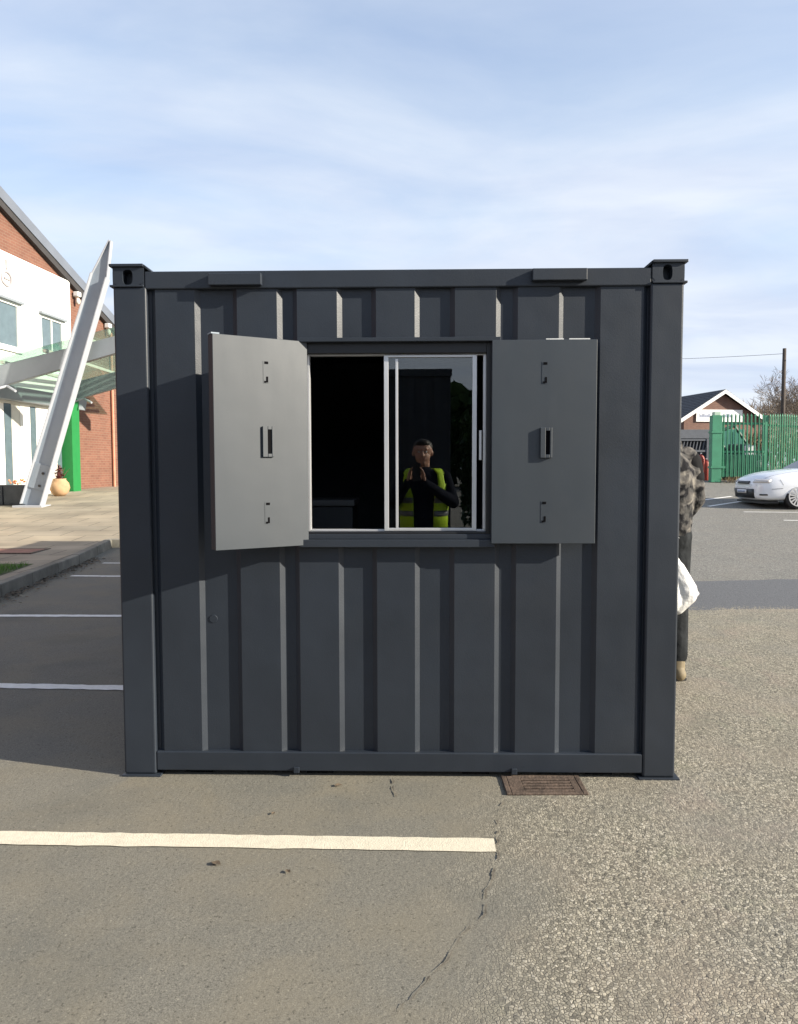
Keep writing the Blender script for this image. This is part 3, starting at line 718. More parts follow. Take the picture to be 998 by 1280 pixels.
# side walls, roof, floor, back
for s in (-1, 1):
    mb = MB(); y = 0.16; k = 0; xs = s*(HW - 0.010)
    st = []
    while y < CLEN - 0.16: 
        st += [(y, 0), (min(y+0.07, CLEN-.16), 0), (min(y+0.10, CLEN-.16), 1), (min(y+0.17, CLEN-.16), 1)]; y += 0.20
    st.append((CLEN - 0.16, 0)); b = 0
    for yy, kk in st: mb.v += [(xs - s*0.034*kk, yy, 0.15), (xs - s*0.034*kk, yy, CH - 0.10)]
    for i in range(len(st)-1): mb.f.append((2*i, 2*i+2, 2*i+3, 2*i+1))
    mb.build('corrugated_side_wall', M['paint'], cabin)
MB().box(-HW + 0.02, HW - 0.02, 0.07, CLEN - 0.02, CH - 0.052, CH - 0.034).build('roof_sheet', M['paint'], cabin)
MB().box(-HW + 0.02, HW - 0.02, 0.07, CLEN - 0.02, 0.12, 0.15).build('floor_deck', M['inside'], cabin)
MB().box(-HW + 0.04, HW - 0.04, CLEN - 0.06, CLEN - 0.03, 0.12, CH - 0.05).build('rear_wall', M['paint'], cabin)
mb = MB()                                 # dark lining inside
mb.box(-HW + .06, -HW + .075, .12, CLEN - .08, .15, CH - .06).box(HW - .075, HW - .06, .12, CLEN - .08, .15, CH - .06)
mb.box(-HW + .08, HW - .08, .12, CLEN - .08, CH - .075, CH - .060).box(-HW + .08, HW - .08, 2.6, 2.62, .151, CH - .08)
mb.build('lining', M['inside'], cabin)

# window surround
def bar(x0, x1, y0, y1, z0, z1, m_, name, par, bev=0.002): return MB().box(x0, x1, y0, y1, z0, z1).build(name, m_, par, bevel=bev)
fx0, fx1 = PX(376, 560, .01), PX(622, 560, .01)
ft, fb = PZ(426, 499, .01), PZ(684, 499, .01)
ax0, ax1 = PX(385, 560, -.02), PX(607.5, 560, -.02); az1, az0 = PZ(442.5, 499, -.02), PZ(664, 499, -.02)
surround = bpy.data.objects.new('window_surround', None)
mb = MB()
mb.box(fx0, ax0, -0.008, 0.09, fb, ft).box(ax1, fx1, -0.008, 0.09, fb, ft)
mb.box(ax0, ax1, -0.008, 0.09, az1, ft).box(ax0, ax1, -0.008, 0.09, fb, az0)
sur = mb.build('window_frame', M['frame_black'], cabin, bevel=0.002)
# hood strip and sill ledges
mb = MB().box(PX(372, 424, .03), PX(626, 424, .03), -0.040, 0.012, PZ(426.5, 499, .04), PZ(421.5, 499, .04))
mb.build('window_hood', M['paint'], cabin, bevel=0.0015)
mb = MB().box(PX(374, 676, .02), PX(618, 676, .02), -0.034, -0.0085, PZ(684, 499, .03), PZ(674.5, 499, .03))
mb.box(PX(384, 676, .02), PX(614, 676, .02), -0.020, -0.0085, PZ(674, 499, .02), PZ(668, 499, .02))
mb.build('window_sill', M['paint'], cabin, bevel=0.002)
# aluminium window
q = 0.0045
mb = MB()
mb.box(ax0, PX(388, 560, -.02), .018, .055, az0, az1).box(PX(604, 560, -.02), ax1, .018, .055, az0, az1)
mb.box(PX(388, 560, -.02), PX(604, 560, -.02), .018, .055, az1 - .006, az1).box(PX(388, 560, -.02), PX(604, 560, -.02), .018, .055, az0, az0 + .008)
wf = mb.build('window_liner', M['alu'], cabin, bevel=0.0012)
sx0, sx1, sx2, sx3 = PX(480.5, 560, -.012), PX(486, 560, -.012), PX(590.5, 560, -.012), PX(596, 560, -.012)
sz0, sz1 = PZ(663.5, 499, -.012), PZ(444, 499, -.012)
mb = MB().box(sx0, sx1, .010, .030, sz0, sz1).box(sx2, sx3, .010, .030, sz0, sz1)
mb.box(sx1, sx2, .010, .030, sz1 - .009, sz1).box(sx1, sx2, .010, .030, sz0, sz0 + .012)
sash = mb.build('sliding_sash', M['alu'], cabin, bevel=0.0012)
mb = MB().box(sx1 - .001, sx2 + .001, .0205, .0235, sz0 + .011, sz1 - .008)
mb.build('pane', M['glass'], sash)
MB().box(PX(494.8, 560, -.012), PX(498, 560, -.012), .0105, .0195, PZ(660, 499, -.012), PZ(448.5, 499, -.012)).build('interlock_bar', M['alu'], sash, bevel=0.001)
MB().box(PX(599, 560, -.02), PX(602, 560, -.02), .012, .018, PZ(575, 600, -.02), PZ(538, 600, -.02)).build('pull_handle', M['alu'], sash, bevel=0.001)
# dark box standing inside behind the open half
c0 = Vector((CX, CY, 0)); bx0, bx1 = -0.46, -0.16
box = thing('storage_box', 'dark grey lidded box in the gloom behind the open window half', 'box', c0 + exv*-0.36 + eyv*0.75 + Vector((0, 0, 0.155)), CYAW)
MB().box(-.12, .12, -.16, .16, 0, 1.02).build('box_body', mat('dim_grey', (0.04, 0.045, 0.05), 0.7), box, bevel=0.006)
MB().box(-.13, .13, -.17, .17, 1.023, 1.055).build('lid', mat('dim_grey_lid', (0.10, 0.105, 0.11), 0.6), box, bevel=0.006)

# shutters
def shutter(label, hinge, ang, w, z0, z1, side, handle_px):
    # local frame: origin at the hinge edge on the inside face; +x along the leaf, -y is the face seen here
    o = bpy.data.objects.new('shutter', None)
    mb = MB()
    th = 0.034 if side > 0 else 0.058
    mb.box(0, w, 0, 0.004, z0, z1)                                   # face sheet
    mb.box(0, 0.02, 0.0042, th, z0, z1).box(w - 0.02, w, 0.0042, th, z0, z1)
    mb.box(0.02, w - 0.02, 0.0042, th, z1 - 0.02, z1).box(0.02, w - 0.02, 0.0042, th, z0, z0 + 0.02)
    mb.box(0.021, w - 0.021, th - 0.006, th - 0.002, z0 + .021, z1 - .021)
    leaf = mb.build('shutter', M['shutter'], cabin, bevel=0.0015)
    leaf['label'] = label
    leaf.location = hinge; leaf.rotation_euler = (0, 0, ang)
    return leaf
def leaf_fittings(leaf, xh, zh, xl, zu, zl, wide=0.050, d=0.014, e=0.0012):
    hw, hh = wide/2, 0.064
    mb = MB()
    mb.box(xh - hw, xh - hw*0.10, -d, -.0005, zh - hh, zh + hh)      # solid half of the box handle
    mb.box(xh + hw*0.62, xh + hw, -d, -.0005, zh - hh, zh + hh)
    mb.box(xh - hw*0.10, xh + hw*0.62, -d, -.0005, zh + hh - .014, zh + hh).box(xh - hw*0.10, xh + hw*0.62, -d, -.0005, zh - hh, zh - hh + .014)
    h = mb.build('handle', M['shutter'], leaf, bevel=0.002)
    MB().box(xh - hw*0.10 + .0005, xh + hw*0.62 - .0005, -.006, -.0005, zh - hh + .0145, zh + hh - .0145).build('slot', M['black'], h)
    for zz, k in ((zu, 1), (zl, -1)):
        a = 0.012; hh2 = 0.046                                       # thin flush keeper plate with bolt slots
        kp = MB().box(xl - a, xl + a, -.0012, -.0003, zz - hh2, zz + hh2).build('keeper', M['shutter'], leaf)
        MB().box(xl - .006, xl + .010, -.0026, -.0004, zz + hh2 - .012, zz + hh2 - .002).build('bolt_slot', M['black'], kp)
        mb = MB()
        mb.box(xl + .001, xl + .009, -.0026, -.0004, zz - hh2 + .004, zz - hh2 + .028)
        mb.box(xl - .008, xl + .001, -.0024, -.0004, zz - hh2 + .002, zz - hh2 + .010)
        mb.build('bolt_slot', M['black'], kp)
# right leaf folded flat
OUT = 0.048
rx0, rx1 = PX(615, 552, OUT), PX(745.5, 552, OUT)
rz0, rz1 = PZ(679.5, 680, OUT), PZ(424.5, 680, OUT)
leaf_r = shutter('right steel shutter folded flat against the wall', (rx0, -OUT, 0), 0.0, rx1 - rx0, rz0, rz1, 1, None)
leaf_fittings(leaf_r, PX(682.5, 553, OUT) - rx0, PZ(553.5, 682, OUT), PX(680.5, 553, OUT) - rx0, PZ(466, 681, OUT), PZ(640, 679, OUT))
mb = MB()
for a, b_ in ((683, 705), (712, 738)): mb.box(PX(a, 424, OUT) - rx0, PX(b_, 424, OUT) - rx0, .001, .010, rz1 + .0005, rz1 + .005)
mb.build('bright_edge', M['chip'], leaf_r)
# left leaf standing out from the wall, inside face turned to the sun
hx = PX(386, 555, 0.0); HY = -0.020
lw = 0.412; th_ = R(32.2)
lz0, lz1 = PZ(681.5, 386, .02), PZ(427, 386, .02)
# leaf x axis runs from the free edge to the hinge, so the seen face is -y again
free = Vector((hx - lw*math.cos(th_), HY - lw*math.sin(th_), 0))
leaf_l = shutter('left steel shutter standing out at an angle, its pale face catching the sun', free, th_, lw, lz0, lz1, -1, None)
leaf_fittings(leaf_l, lw*0.555, PZ(553, 330, .1)+.002, lw*0.545, PZ(466, 328, .1), PZ(641, 332, .1), d=.010, e=.0005)
mb = MB().box(-.004, .030, .003, .050, lz1 + .0005, lz1 + .006); mb.build('bright_edge', M['steel'], leaf_l)
# ================================================================== THE DRAIN, LEAVES
c = ground(682, 989)
dr = thing('drain_grating', 'rusty iron drain grating half under the front edge of the cabin', 'drain', (c.x, c.y + 0.045, 0.0))
W, D2 = 0.150, 0.075
MB().box(-W, W, -D2, D2, .004, .0055).build('pit', M['black'], dr)
mb = MB(); mb.box(-W-.022, -W, -D2-.022, D2+.022, .004, .013).box(W, W+.022, -D2-.022, D2+.022, .004, .013).box(-W, W, -D2-.022, -D2, .004, .013).box(-W, W, D2, D2+.022, .004, .013)
mb.build('grating_frame', M['rust'], dr, bevel=0.003)
mb = MB()
for i in range(5): yy = -D2 + .017 + i*0.029; mb.box(-W + .06, W - .03, yy - .0085, yy + .0085, .006, .012)
mb.box(-W+.001, -W + .06, -D2+.001, D2-.001, .006, .0115).box(W - .03, W-.001, -D2+.001, D2-.001, .006, .0115)
mb.build('grating_bars', M['rust'], dr, bevel=0.002)
def dry_leaf(px, py, s, a, label):
    c = ground(px, py)
    mb = MB(); 
    for i in range(7):
        t = i/6; w = math.sin(math.pi*min(.98, t + .02))*s*0.33
        mb.v += [((t-.5)*s, -w, .009 + .25*w + .02*s*math.sin(5*t)), ((t-.5)*s, 0, .008 + .1*s*abs(t-.5)), ((t-.5)*s, w, .009 + .35*w)]
    for i in range(6):
        for k in (0, 1): mb.f.append((3*i+k, 3*i+3+k, 3*i+4+k, 3*i+1+k))
    o = mb.build('dry_leaf', M['debris']); o.location = (c.x, c.y, 0.0); o.rotation_euler = (0, 0, a)
    tag(o, label, 'leaf', 'dry leaves on the tarmac')
dry_leaf(423, 984, .035, .5, 'curled dry leaf on the tarmac just below the cabin bottom rail')
dry_leaf(360, 1092, .026, 2.2, 'small dark dry leaf below the long cream bay line')
dry_leaf(342, 1019, .022, 1.2, 'tiny pale leaf above the long cream bay line at left')
dry_leaf(270, 1082, .04, 2.7, 'longer dry stalk-like leaf just under the left part of the cream line')

# ================================================================== LEFT BUILDING
BDIR = Vector((0.09, 1, 0)).normalized(); BANG = math.atan2(BDIR.y, BDIR.x)
B0 = Vector((at(120, 600, 24).x, 24, 0)); BN = Vector((BDIR.y, -BDIR.x, 0))     # outward normal (towards the car park)
def WL(px, py, out=0.0):                 # photo pixel -> wall-local (x along, z)
    d = ray(px, py); o = B0 + BN*out
    t = (o - CAM_POS).dot(BN)/d.dot(BN); q = CAM_POS + d*t - o
    return q.dot(BDIR), q.z
bld = thing('brick_building', 'two storey red brick building with white upper panel and sloping grey verge', 'building', B0, BANG)
va, vb = WL(0, 247, .14), WL(141, 404, .14)      # underside of the verge along the gable
sl = (vb[1] - va[1])/(vb[0] - va[0])
def verge(x): return va[1] + sl*(x - va[0])
RX = -11.0; EX = 4.2                          # ridge and eave along the wall
LX = 2*RX - EX
gable = [(LX, 0, 0), (EX, 0, 0), (EX, 0, verge(EX)), (RX, 0, verge(RX)), (LX, 0, verge(EX))]
MB().prism(gable, (0, 14, 0)).build('wall', M['brick'], bld)
for a, b_ in ((RX, EX + 0.5), (RX, LX - 0.5)):
    za = verge(RX); zb = verge(RX + abs(b_ - RX))
    up = 0.30
    MB().prism([(a, -0.15, za + .012), (b_, -0.15, zb + .012), (b_, -0.15, zb + up), (a, -0.15, za + up)], (0, 15, 0)).build('roof', M['roof'], bld)
    MB().prism([(a, -0.125, za - .17), (b_, -0.125, zb - .17), (b_, -0.125, zb + .008), (a, -0.125, za + .008)], (0, 0.122, 0)).build('soffit', M['soffit'], bld)
px1, pz1 = WL(83, 352); _, pb = WL(70, 505)
panel_l = WL(-220, 300)[0]
# white upper panel with two openings
w1a, w1b = WL(-40, 372)[0], WL(19.5, 385)[0]; w1t = WL(19, 381)[1]; w1z = WL(19, 437.5)[1]
w2a, w2b = WL(47, 400)[0], WL(75, 400)[0]; w2t = WL(47, 393)[1]; w2z = WL(47, 462)[1]
mb = MB(); yo, yi = -0.10, -0.002
def pn(x0, x1, z0, z1): mb.box(x0, x1, yo, yi, z0, z1)
zb_ = 2.95
pn(panel_l, w1a, zb_, pz1); pn(w1b, w2a, zb_, pz1); pn(w2b, px1, zb_, pz1)
pn(w1a, w1b, w1t, pz1); pn(w1a, w1b, zb_, w1z); pn(w2a, w2b, w2t, pz1); pn(w2a, w2b, zb_, w2z)
mb.build('render_panel', M['white'], bld)
for (a, b_, z0, z1) in ((w1a, w1b, w1z, w1t), (w2a, w2b, w2z, w2t)):
    f_ = MB().box(a, a+.06, -.085, -.01, z0, z1).box(b_-.06, b_, -.085, -.01, z0, z1).box(a+.06, b_-.06, -.085, -.01, z0, z0+.06).box(a+.06, b_-.06, -.085, -.01, z1-.06, z1).build('window', M['white'], bld)
    MB().box(a+.06, b_-.06, -.05, -.03, z0+.06, z1-.06).build('pane', M['dark_glass'], f_)
    MB().box((a+b_)/2-.025, (a+b_)/2+.025, -.075, -.0505, z0+.061, z1-.061).box(a+.061, (a+b_)/2-.026, -.07, -.0505, z0+(z1-z0)*.3, z0+(z1-z0)*.3+.04).build('mullion', M['white'], f_)
    MB().box(a-.10, b_+.10, -.19, -.102, z1+.01, z1+.07).build('window_head', M['grey_beam'], bld)
    MB().box(a-.05, b_+.05, -.17, -.102, z0-.09, z0-.02).build('window_sill', M['white'], bld)
# round emblem on the panel at the frame edge (grey ring and bars)
ex, ez = WL(3, 348)
em = MB()
for i in range(24):
    a0, a1 = 2*math.pi*i/24, 2*math.pi*(i+1)/24
    em.prism([(ex + .24*math.cos(a0), -.102, ez + .20*math.sin(a0)), (ex + .24*math.cos(a1), -.102, ez + .20*math.sin(a1)),
              (ex + .17*math.cos(a1), -.102, ez + .14*math.sin(a1)), (ex + .17*math.cos(a0), -.102, ez + .14*math.sin(a0))], (0, -.03, 0))
em.box(ex - .02, ex + .05, -.13, -.102, ez + .23, ez + .46); em.box(ex - .1, ex + .14, -.13, -.102, ez - .03, ez + .03)
em.build('wall_emblem', mat('grey_emblem', (0.33, 0.30, 0.31), 0.6), bld)
# flood lamps on the brickwork
for q in ((92, 372), (131, 411)):
    x, z = WL(*q)
    lm = MB().box(x-.10, x+.10, -.20, -.04, z+.02, z+.16).build('flood_lamp', M['board'], bld, bevel=.02)
    MB().cone((x, -.003, z+.06), (x, -.06, z+.06), .05, .05, 10).ball((x+.03, -.12, z-.10), (.07, .07, .10)).build('lamp_bracket', M['offwhite'], lm)
# ground floor: entrance bays under the canopy
g0 = WL(-150, 600)[0]; 
gz = lambda X: zg((B0 + BDIR*X).y) + KH
e0 = WL(78, 600)[0]; e1 = WL(102, 600)[0]; zhead = WL(60, 512)[1]
e_out = 0.48
ea = WL(92, 600, e_out)[0]
eb = WL(101.5, 600, e_out)[0]
MB().box(ea, eb, -e_out, -.003, 0.2, zhead + .35).build('green_pier', M['green'], bld, bevel=.006)
mb = MB()
mb.box(g0, e0 - 2.3, -.06, -.004, 0.2, zhead)
wl_ = mb.build('ground_floor_panel', M['offwhite'], bld)
# glazed entrance screen: white posts, pale panels, dark glass
xs_ = [WL(q, 590)[0] for q in (-60, -28, 0, 9, 20, 33, 40, 58, 66, 79)]
kinds = ['dark_glass', 'white', 'dark_glass', 'offwhite', 'white', 'dark_glass', 'white', 'offwhite', 'dark_glass']
for a, b_, k in zip(xs_, xs_[1:], kinds):
    MB().box(a + .01, b_ - .01, -.16, -.065, 0.2, zhead).build('entrance_panel' if k != 'dark_glass' else 'entrance_glass', M[k], bld)
MB().box(g0, e0 + .15, -.22, -.004, zhead + .003, zhead + .30).build('entrance_header', M['offwhite'], bld)
# pale downpipe on the far brickwork
x, _ = WL(140, 560)
MB().cone((x, -.06, .4), (x, -.06, verge(x) - .3), .045, .045, 10).build('downpipe', mat('terracotta_pipe', (0.5, 0.22, 0.14), .6), bld)

# ---------------- canopy and mast
can = thing('glass_canopy', 'green tinted glass entrance canopy on sloping grey steel beams', 'canopy', (0, 0, 0))
def canopy_pt(px, py, Y): return at(px, py, Y)
bA = ground(40, 633, 0.0, zp); YM = bA.y
Y1, Y2 = YM + 0.45, 22.2
L1, R1 = at(0, 471, Y1), at(147, 431, Y1); sc_ = (R1.z - L1.z)/(R1.x - L1.x)
def cz(x): return L1.z + sc_*(x - L1.x)       # centre line of the beams
XI, XO = -9.95, -4.4
for Yb in (Y1, Y2):
    xi = XI + 0.09*(Yb - 19.5)
    hgt = lambda x: 0.26 - 0.018*(x - xi)
    poly = [(xi, Yb - .08, cz(xi) - hgt(xi)), (XO, Yb - .08, cz(XO) - hgt(XO)), (XO, Yb - .08, cz(XO) + hgt(XO)), (xi, Yb - .08, cz(xi) + hgt(xi))]
    MB().prism(poly, (0, .16, 0)).build('beam', M['grey_beam'], can, bevel=.01)
for x in (-9.3, -8.3, -7.3, -6.3, -5.3):      # purlins along the front
    MB().box(x - .04, x + .04, Y1 - .1, Y2 + .9, cz(x) + .27, cz(x) + .34).build('purlin', M['offwhite'], can)
MB().prism([(XI, Y1 - .25, cz(XI) + .345), (XO - .1, Y1 - .25, cz(XO - .1) + .345), (XO - .1, Y1 - .25, cz(XO - .1) + .365), (XI, Y1 - .25, cz(XI) + .365)], (0, Y2 - Y1 + 1.5, 0)).build('glass_roof', M['canopy_glass'], can)
mb = MB().prism([(XI - .35, Y1 - .5, 3.02), (XI + .35, Y1 - .5, 3.02), (XI + .42, Y1 - .5, 3.36), (XI - .35, Y1 - .5, 3.36)], (.4, Y2 - Y1 + 1.0, 0))
mb.build('gutter', M['grey_beam'], can, bevel=.02)
for x, Yb in ((-9.2, Y1), (-9.0, Y2)):        # spider fittings
    MB().cone((x, Yb - .09, cz(x) - .28), (x + .3, Yb - .3, cz(x) - .42), .03, .03, 8).cone((x, Yb - .09, cz(x) - .28), (x - .25, Yb - .3, cz(x) - .40), .03, .03, 8).build('spider_fitting', M['steel_edge'], can)

mast = thing('steel_mast', 'tall leaning tapered pale grey steel mast rising beside the canopy', 'mast', (bA.x, YM, zp(YM)))
tp = at(138.5, 301, YM) - mast.location; m2 = at(128, 340, YM) - mast.location
ax_ = Vector((tp.x, 0, tp.z)).normalized(); nx_ = Vector((ax_.z, 0, -ax_.x))
Lm = Vector((tp.x, 0, tp.z)).length
hwid = lambda t: 0.235 - 0.055*t if t < .87 else max(.03, 0.187*(1 - (t - .87)/.13*0.85))
stn = [0.0, .25, .5, .75, .87, 1.0]
mb = MB()
for a, b_ in zip(stn, stn[1:]):
    pa, pb2 = ax_*(Lm*a), ax_*(Lm*b_)
    wa, wb = hwid(a) - .02, hwid(b_) - .02
    mb.prism([pa - nx_*wa + Vector((0, -.012, 0)), pa + nx_*wa + Vector((0, -.012, 0)), pb2 + nx_*wb + Vector((0, -.012, 0)), pb2 - nx_*wb + Vector((0, -.012, 0))], (0, .024, 0))
mb.build('web', M['steel'], mast)
for s in (-1, 1):
    mb = MB()
    for a, b_ in zip(stn[:-1], stn[1:]):
        pa, pb2 = ax_*(Lm*a), ax_*(Lm*b_); wa, wb = hwid(a), hwid(b_)
        fd = 0.13 if b_ <= .87 else 0.07
        mb.prism([pa + nx_*s*(wa - .02) + Vector((0, -fd, 0)), pa + nx_*s*wa + Vector((0, -fd, 0)), pb2 + nx_*s*wb + Vector((0, -fd, 0)), pb2 + nx_*s*(wb - .02) + Vector((0, -fd, 0))], (0, 2*fd, 0))
    mb.build('flange', M['steel_edge'], mast)
mb = MB().box(-.34, .34, -.24, .24, -.02, .03)
mb.build('base_plate', M['steel_edge'], mast, bevel=.005)
pk = ax_*0.72
MB().obox(pk + Vector((0, -.02, 0)), nx_*.20, (0, .012, 0), ax_*.30).build('splice_plate', M['steel'], mast)
for k in (-.2, .1):
    MB().cone(pk + ax_*k + nx_*.05 + Vector((0, -.032, 0)), pk + ax_*k + nx_*.05 + Vector((0, -.055, 0)), .03, .03, 8).build('bolt', M['metal_dark'], mast)

# ---------------- pots and planters
def leaves(mb, c, R_, n, s, up=0.6):
    for i in range(n):
        d = Vector((rnd.gauss(0, 1), rnd.gauss(0, 1), abs(rnd.gauss(0, 1))*up + .25)).normalized()
        p_ = Vector(c) + Vector((d.x*R_[0], d.y*R_[0], d.z*R_[1]))*rnd.uniform(.25, 1)
        a = Vector((rnd.gauss(0, 1), rnd.gauss(0, 1), rnd.gauss(0, .8))).normalized(); b_ = a.cross(d).normalized()
        mb.add([p_ - a*s, p_ - b_*s*.35, p_ + a*s, p_ + b_*s*.35], [(0, 1, 2, 3)])
g_ = at(75, 616, 20.3); g_.z = zp(20.3)
pot = thing('plant_pot', 'round bulging terracotta pot with dark red plant beside the green pier', 'plant pot', (g_.x, g_.y, zp(g_.y)))
k = g_.y/960
MB().lathe([(0, 0), (6*k, 0), (10*k, 4*k), (12.3*k, 10*k), (11*k, 16*k), (7.5*k, 20*k), (8.2*k, 21.5*k), (7*k, 21*k), (6*k, 17*k), (0, 17*k)], 28).build('pot', M['terracotta'], pot, smooth=True)
mb = MB(); leaves(mb, (0, 0, 19*k), (6*k, 20*k), 240, 2.2*k, 1.6); mb.build('foliage', M['leaf_red'], pot)
mb = MB()
for i in range(16):
    a = rnd.uniform(0, 6.3); mb.cone((0, 0, 17*k), (math.cos(a)*rnd.uniform(4, 15)*k, math.sin(a)*9*k, rnd.uniform(24, 36)*k), .008, .003, 5)
mb.build('stems', M['leaf_red'], pot)
for px_, lab in ((5.5, 'dark grey square planter box at the frame edge, nearer the entrance'), (-8, 'dark grey square planter box mostly outside the left frame edge')):
    pass
gA = ground(18.5, 631.5, 0.0, zp)
for i, (dx, lab) in enumerate(((0, 'dark grey square planter box just left of the mast foot'), (-.50, 'dark grey square planter box cut by the left frame edge'))):
    t = thing('planter_box', lab, 'planter', (gA.x + dx, gA.y + .2, zp(gA.y + .2)), 0, 'dark planter boxes at the entrance')
    MB().box(-.235, .235, -.235, .235, 0, .02).box(-.235, -.205, -.235, .235, .021, .46).box(.205, .235, -.235, .235, .021, .46).box(-.204, .204, -.235, -.205, .021, .46).box(-.204, .204, .205, .235, .021, .46).build('planter_wall', M['planter'], t, bevel=.004)
    MB().box(-.203, .203, -.203, .203, .021, .41).build('soil', M['soil'], t)
gF = at(20, 616, 18.7)
t = thing('flower_pot', 'low terracotta pot of orange and pale flowers behind the planter boxes', 'flower pot', (gF.x, gF.y, zp(gF.y)))
MB().lathe([(0, 0), (.16, 0), (.22, .26), (.20, .26), (.18, .22), (0, .22)], 20).build('pot', M['terracotta'], t, smooth=True)
mb = MB(); leaves(mb, (0, 0, .24), (.22, .22), 120, .045); mb.build('foliage', M['leaf'], t)
mb = MB()
for i in range(26): mb.ball((rnd.gauss(0, .12), rnd.gauss(0, .12), .34 + rnd.uniform(0, .22)), .026, 6, 4)
mb.build('blossoms', M['petal'], t)

# ================================================================== RIGHT SIDE: gate, fence, gabled house, pole, trees
YG = 26.5; kG = YG/960
def fence_post(mb, x, y, z0, z1, w): mb.box(x - w/2, x + w/2, y - w/2, y + w/2, z0, z1)
zG = zg(YG)
p0 = at(893.5, 600, YG)
gp = thing('gate_post', 'thick green steel gate post with pale cap between worker and gate', 'gate post', (p0.x, YG, zG))
hgp = at(893, 515, YG).z - zG
MB().box(-.17, .17, -.13, .13, 0, hgp - .12).build('post', M['fence_green'], gp, bevel=.01)
MB().box(-.10, .12, -.11, .11, hgp - .118, hgp).build('post_cap', mat('pale_green_cap', (0.40, 0.52, 0.42), .5), gp, bevel=.01)
MB().box(-.19, .19, -.15, .15, hgp*.70, hgp*.70 + .06).build('hinge_band', M['fence_green'], gp); MB().box(-.19, .30, -.15, .15, hgp*.2, hgp*.2 + .07).build('hinge_band', M['fence_green'], gp)
def pales(mb, pa, pb_, pitch, z0, h0, h1, w=0.07, pointed=True):
    d = Vector((pb_.x - pa.x, pb_.y - pa.y, 0)); L = d.length; d.normalize(); n_ = Vector((-d.y, d.x, 0))
    i = 0; s = pitch/2
    while s < L:
        c = Vector((pa.x, pa.y, 0)) + d*s; zb = z0(c.y)
        top = zb + h1
        q = [c - d*w/2 + Vector((0, 0, zb + h0)), c + d*w/2 + Vector((0, 0, zb + h0)), c + d*w/2 + Vector((0, 0, top - .08)), c + Vector((0, 0, top)), c - d*w/2 + Vector((0, 0, top - .08))]
        mb.prism(q, n_*.012)
        # raised middle rib makes the W section of a palisade pale
        mb.prism([c - d*w/6 + n_*-.014 + Vector((0, 0, zb + h0)), c + d*w/6 + n_*-.014 + Vector((0, 0, zb + h0)), c + d*w/6 + n_*-.014 + Vector((0, 0, top - .09)), c - d*w/6 + n_*-.014 + Vector((0, 0, top - .09))], n_*.013)
        s += pitch
pa, pb_ = Vector((at(901, 600, YG).x, YG, 0)), Vector((at(957, 600, YG).x, YG, 0))
gate = thing('palisade_gate', 'green palisade gate of spaced pointed pales beside the gate post', 'gate', (0, 0, 0))
mb = MB(); pales(mb, pa, pb_, 0.135, lambda y: zG, .18, hgp - .04, .055); mb.build('pales', M['fence_green'], gate)
mb = MB(); pales(mb, pa + Vector((.067, .02, 0)), pb_, 0.135, lambda y: zG, .18, hgp*.42, .05); mb.build('lower_pales', M['fence_green'], gate)
mb = MB()
for zz in (.22, hgp*.42, hgp*.82): mb.box(pa.x, pb_.x, YG + .014, YG + .07, zG + zz, zG + zz + .07)
mb.box(pa.x - .03, pa.x + .05, YG + .01, YG + .07, zG + .1, zG + hgp*.86).box(pb_.x - .05, pb_.x + .03, YG + .01, YG + .07, zG + .1, zG + hgp*.86)
mb.build('gate_frame', M['fence_green'], gate)
fA = Vector((at(960, 600, YG).x, YG, 0)); fdir = Vector((math.cos(R(34)), math.sin(R(34)), 0)); fB = fA + fdir*9.0
fen = thing('palisade_fence', 'green palisade fence running away behind the white car', 'fence', (0, 0, 0))
mb = MB(); pales(mb, fA, fB, 0.150, zg, .05, hgp - .06, .068); mb.build('pales', M['fence_green'], fen)
mb = MB(); n_ = Vector((-fdir.y, fdir.x, 0))
for zz in (.35, hgp*.80):
    a = fA + n_*.03; mb.prism([a + Vector((0, 0, zg(a.y) + zz)), a + n_*.05 + Vector((0, 0, zg(a.y) + zz)), a + n_*.05 + Vector((0, 0, zg(a.y) + zz + .06)), a + Vector((0, 0, zg(a.y) + zz + .06))], fdir*9.0)
mb.build('rails', M['fence_green'], fen)
for i in range(4):
    c = fA + fdir*(0.02 + i*2.9) + n_*.12; MB().box(c.x - .06, c.x + .06, c.y - .05, c.y + .05, zg(c.y), zg(c.y) + hgp - .12).build('post', M['fence_green'], fen)
fC = Vector((at(886, 600, YG).x - 3.2, YG + 4.9, 0)); fD = Vector((-4.5, YG + 12, 0))
fe2 = thing('palisade_fence', 'green palisade fence behind the cabin closing the far end of the car park', 'fence', (0, 0, 0))
mb = MB(); pales(mb, fD, fC, 0.150, zg, .05, hgp - .06, .068); mb.build('pales', M['fence_green'], fe2)
d2 = (fC - fD); mb = MB()
for zz in (.35, hgp*.80): mb.prism([fD + Vector((0, .03, .83 + zz)), fD + Vector((0, .08, .83 + zz)), fD + Vector((0, .08, .89 + zz)), fD + Vector((0, .03, .89 + zz))], d2)
mb.build('rails', M['fence_green'], fe2)

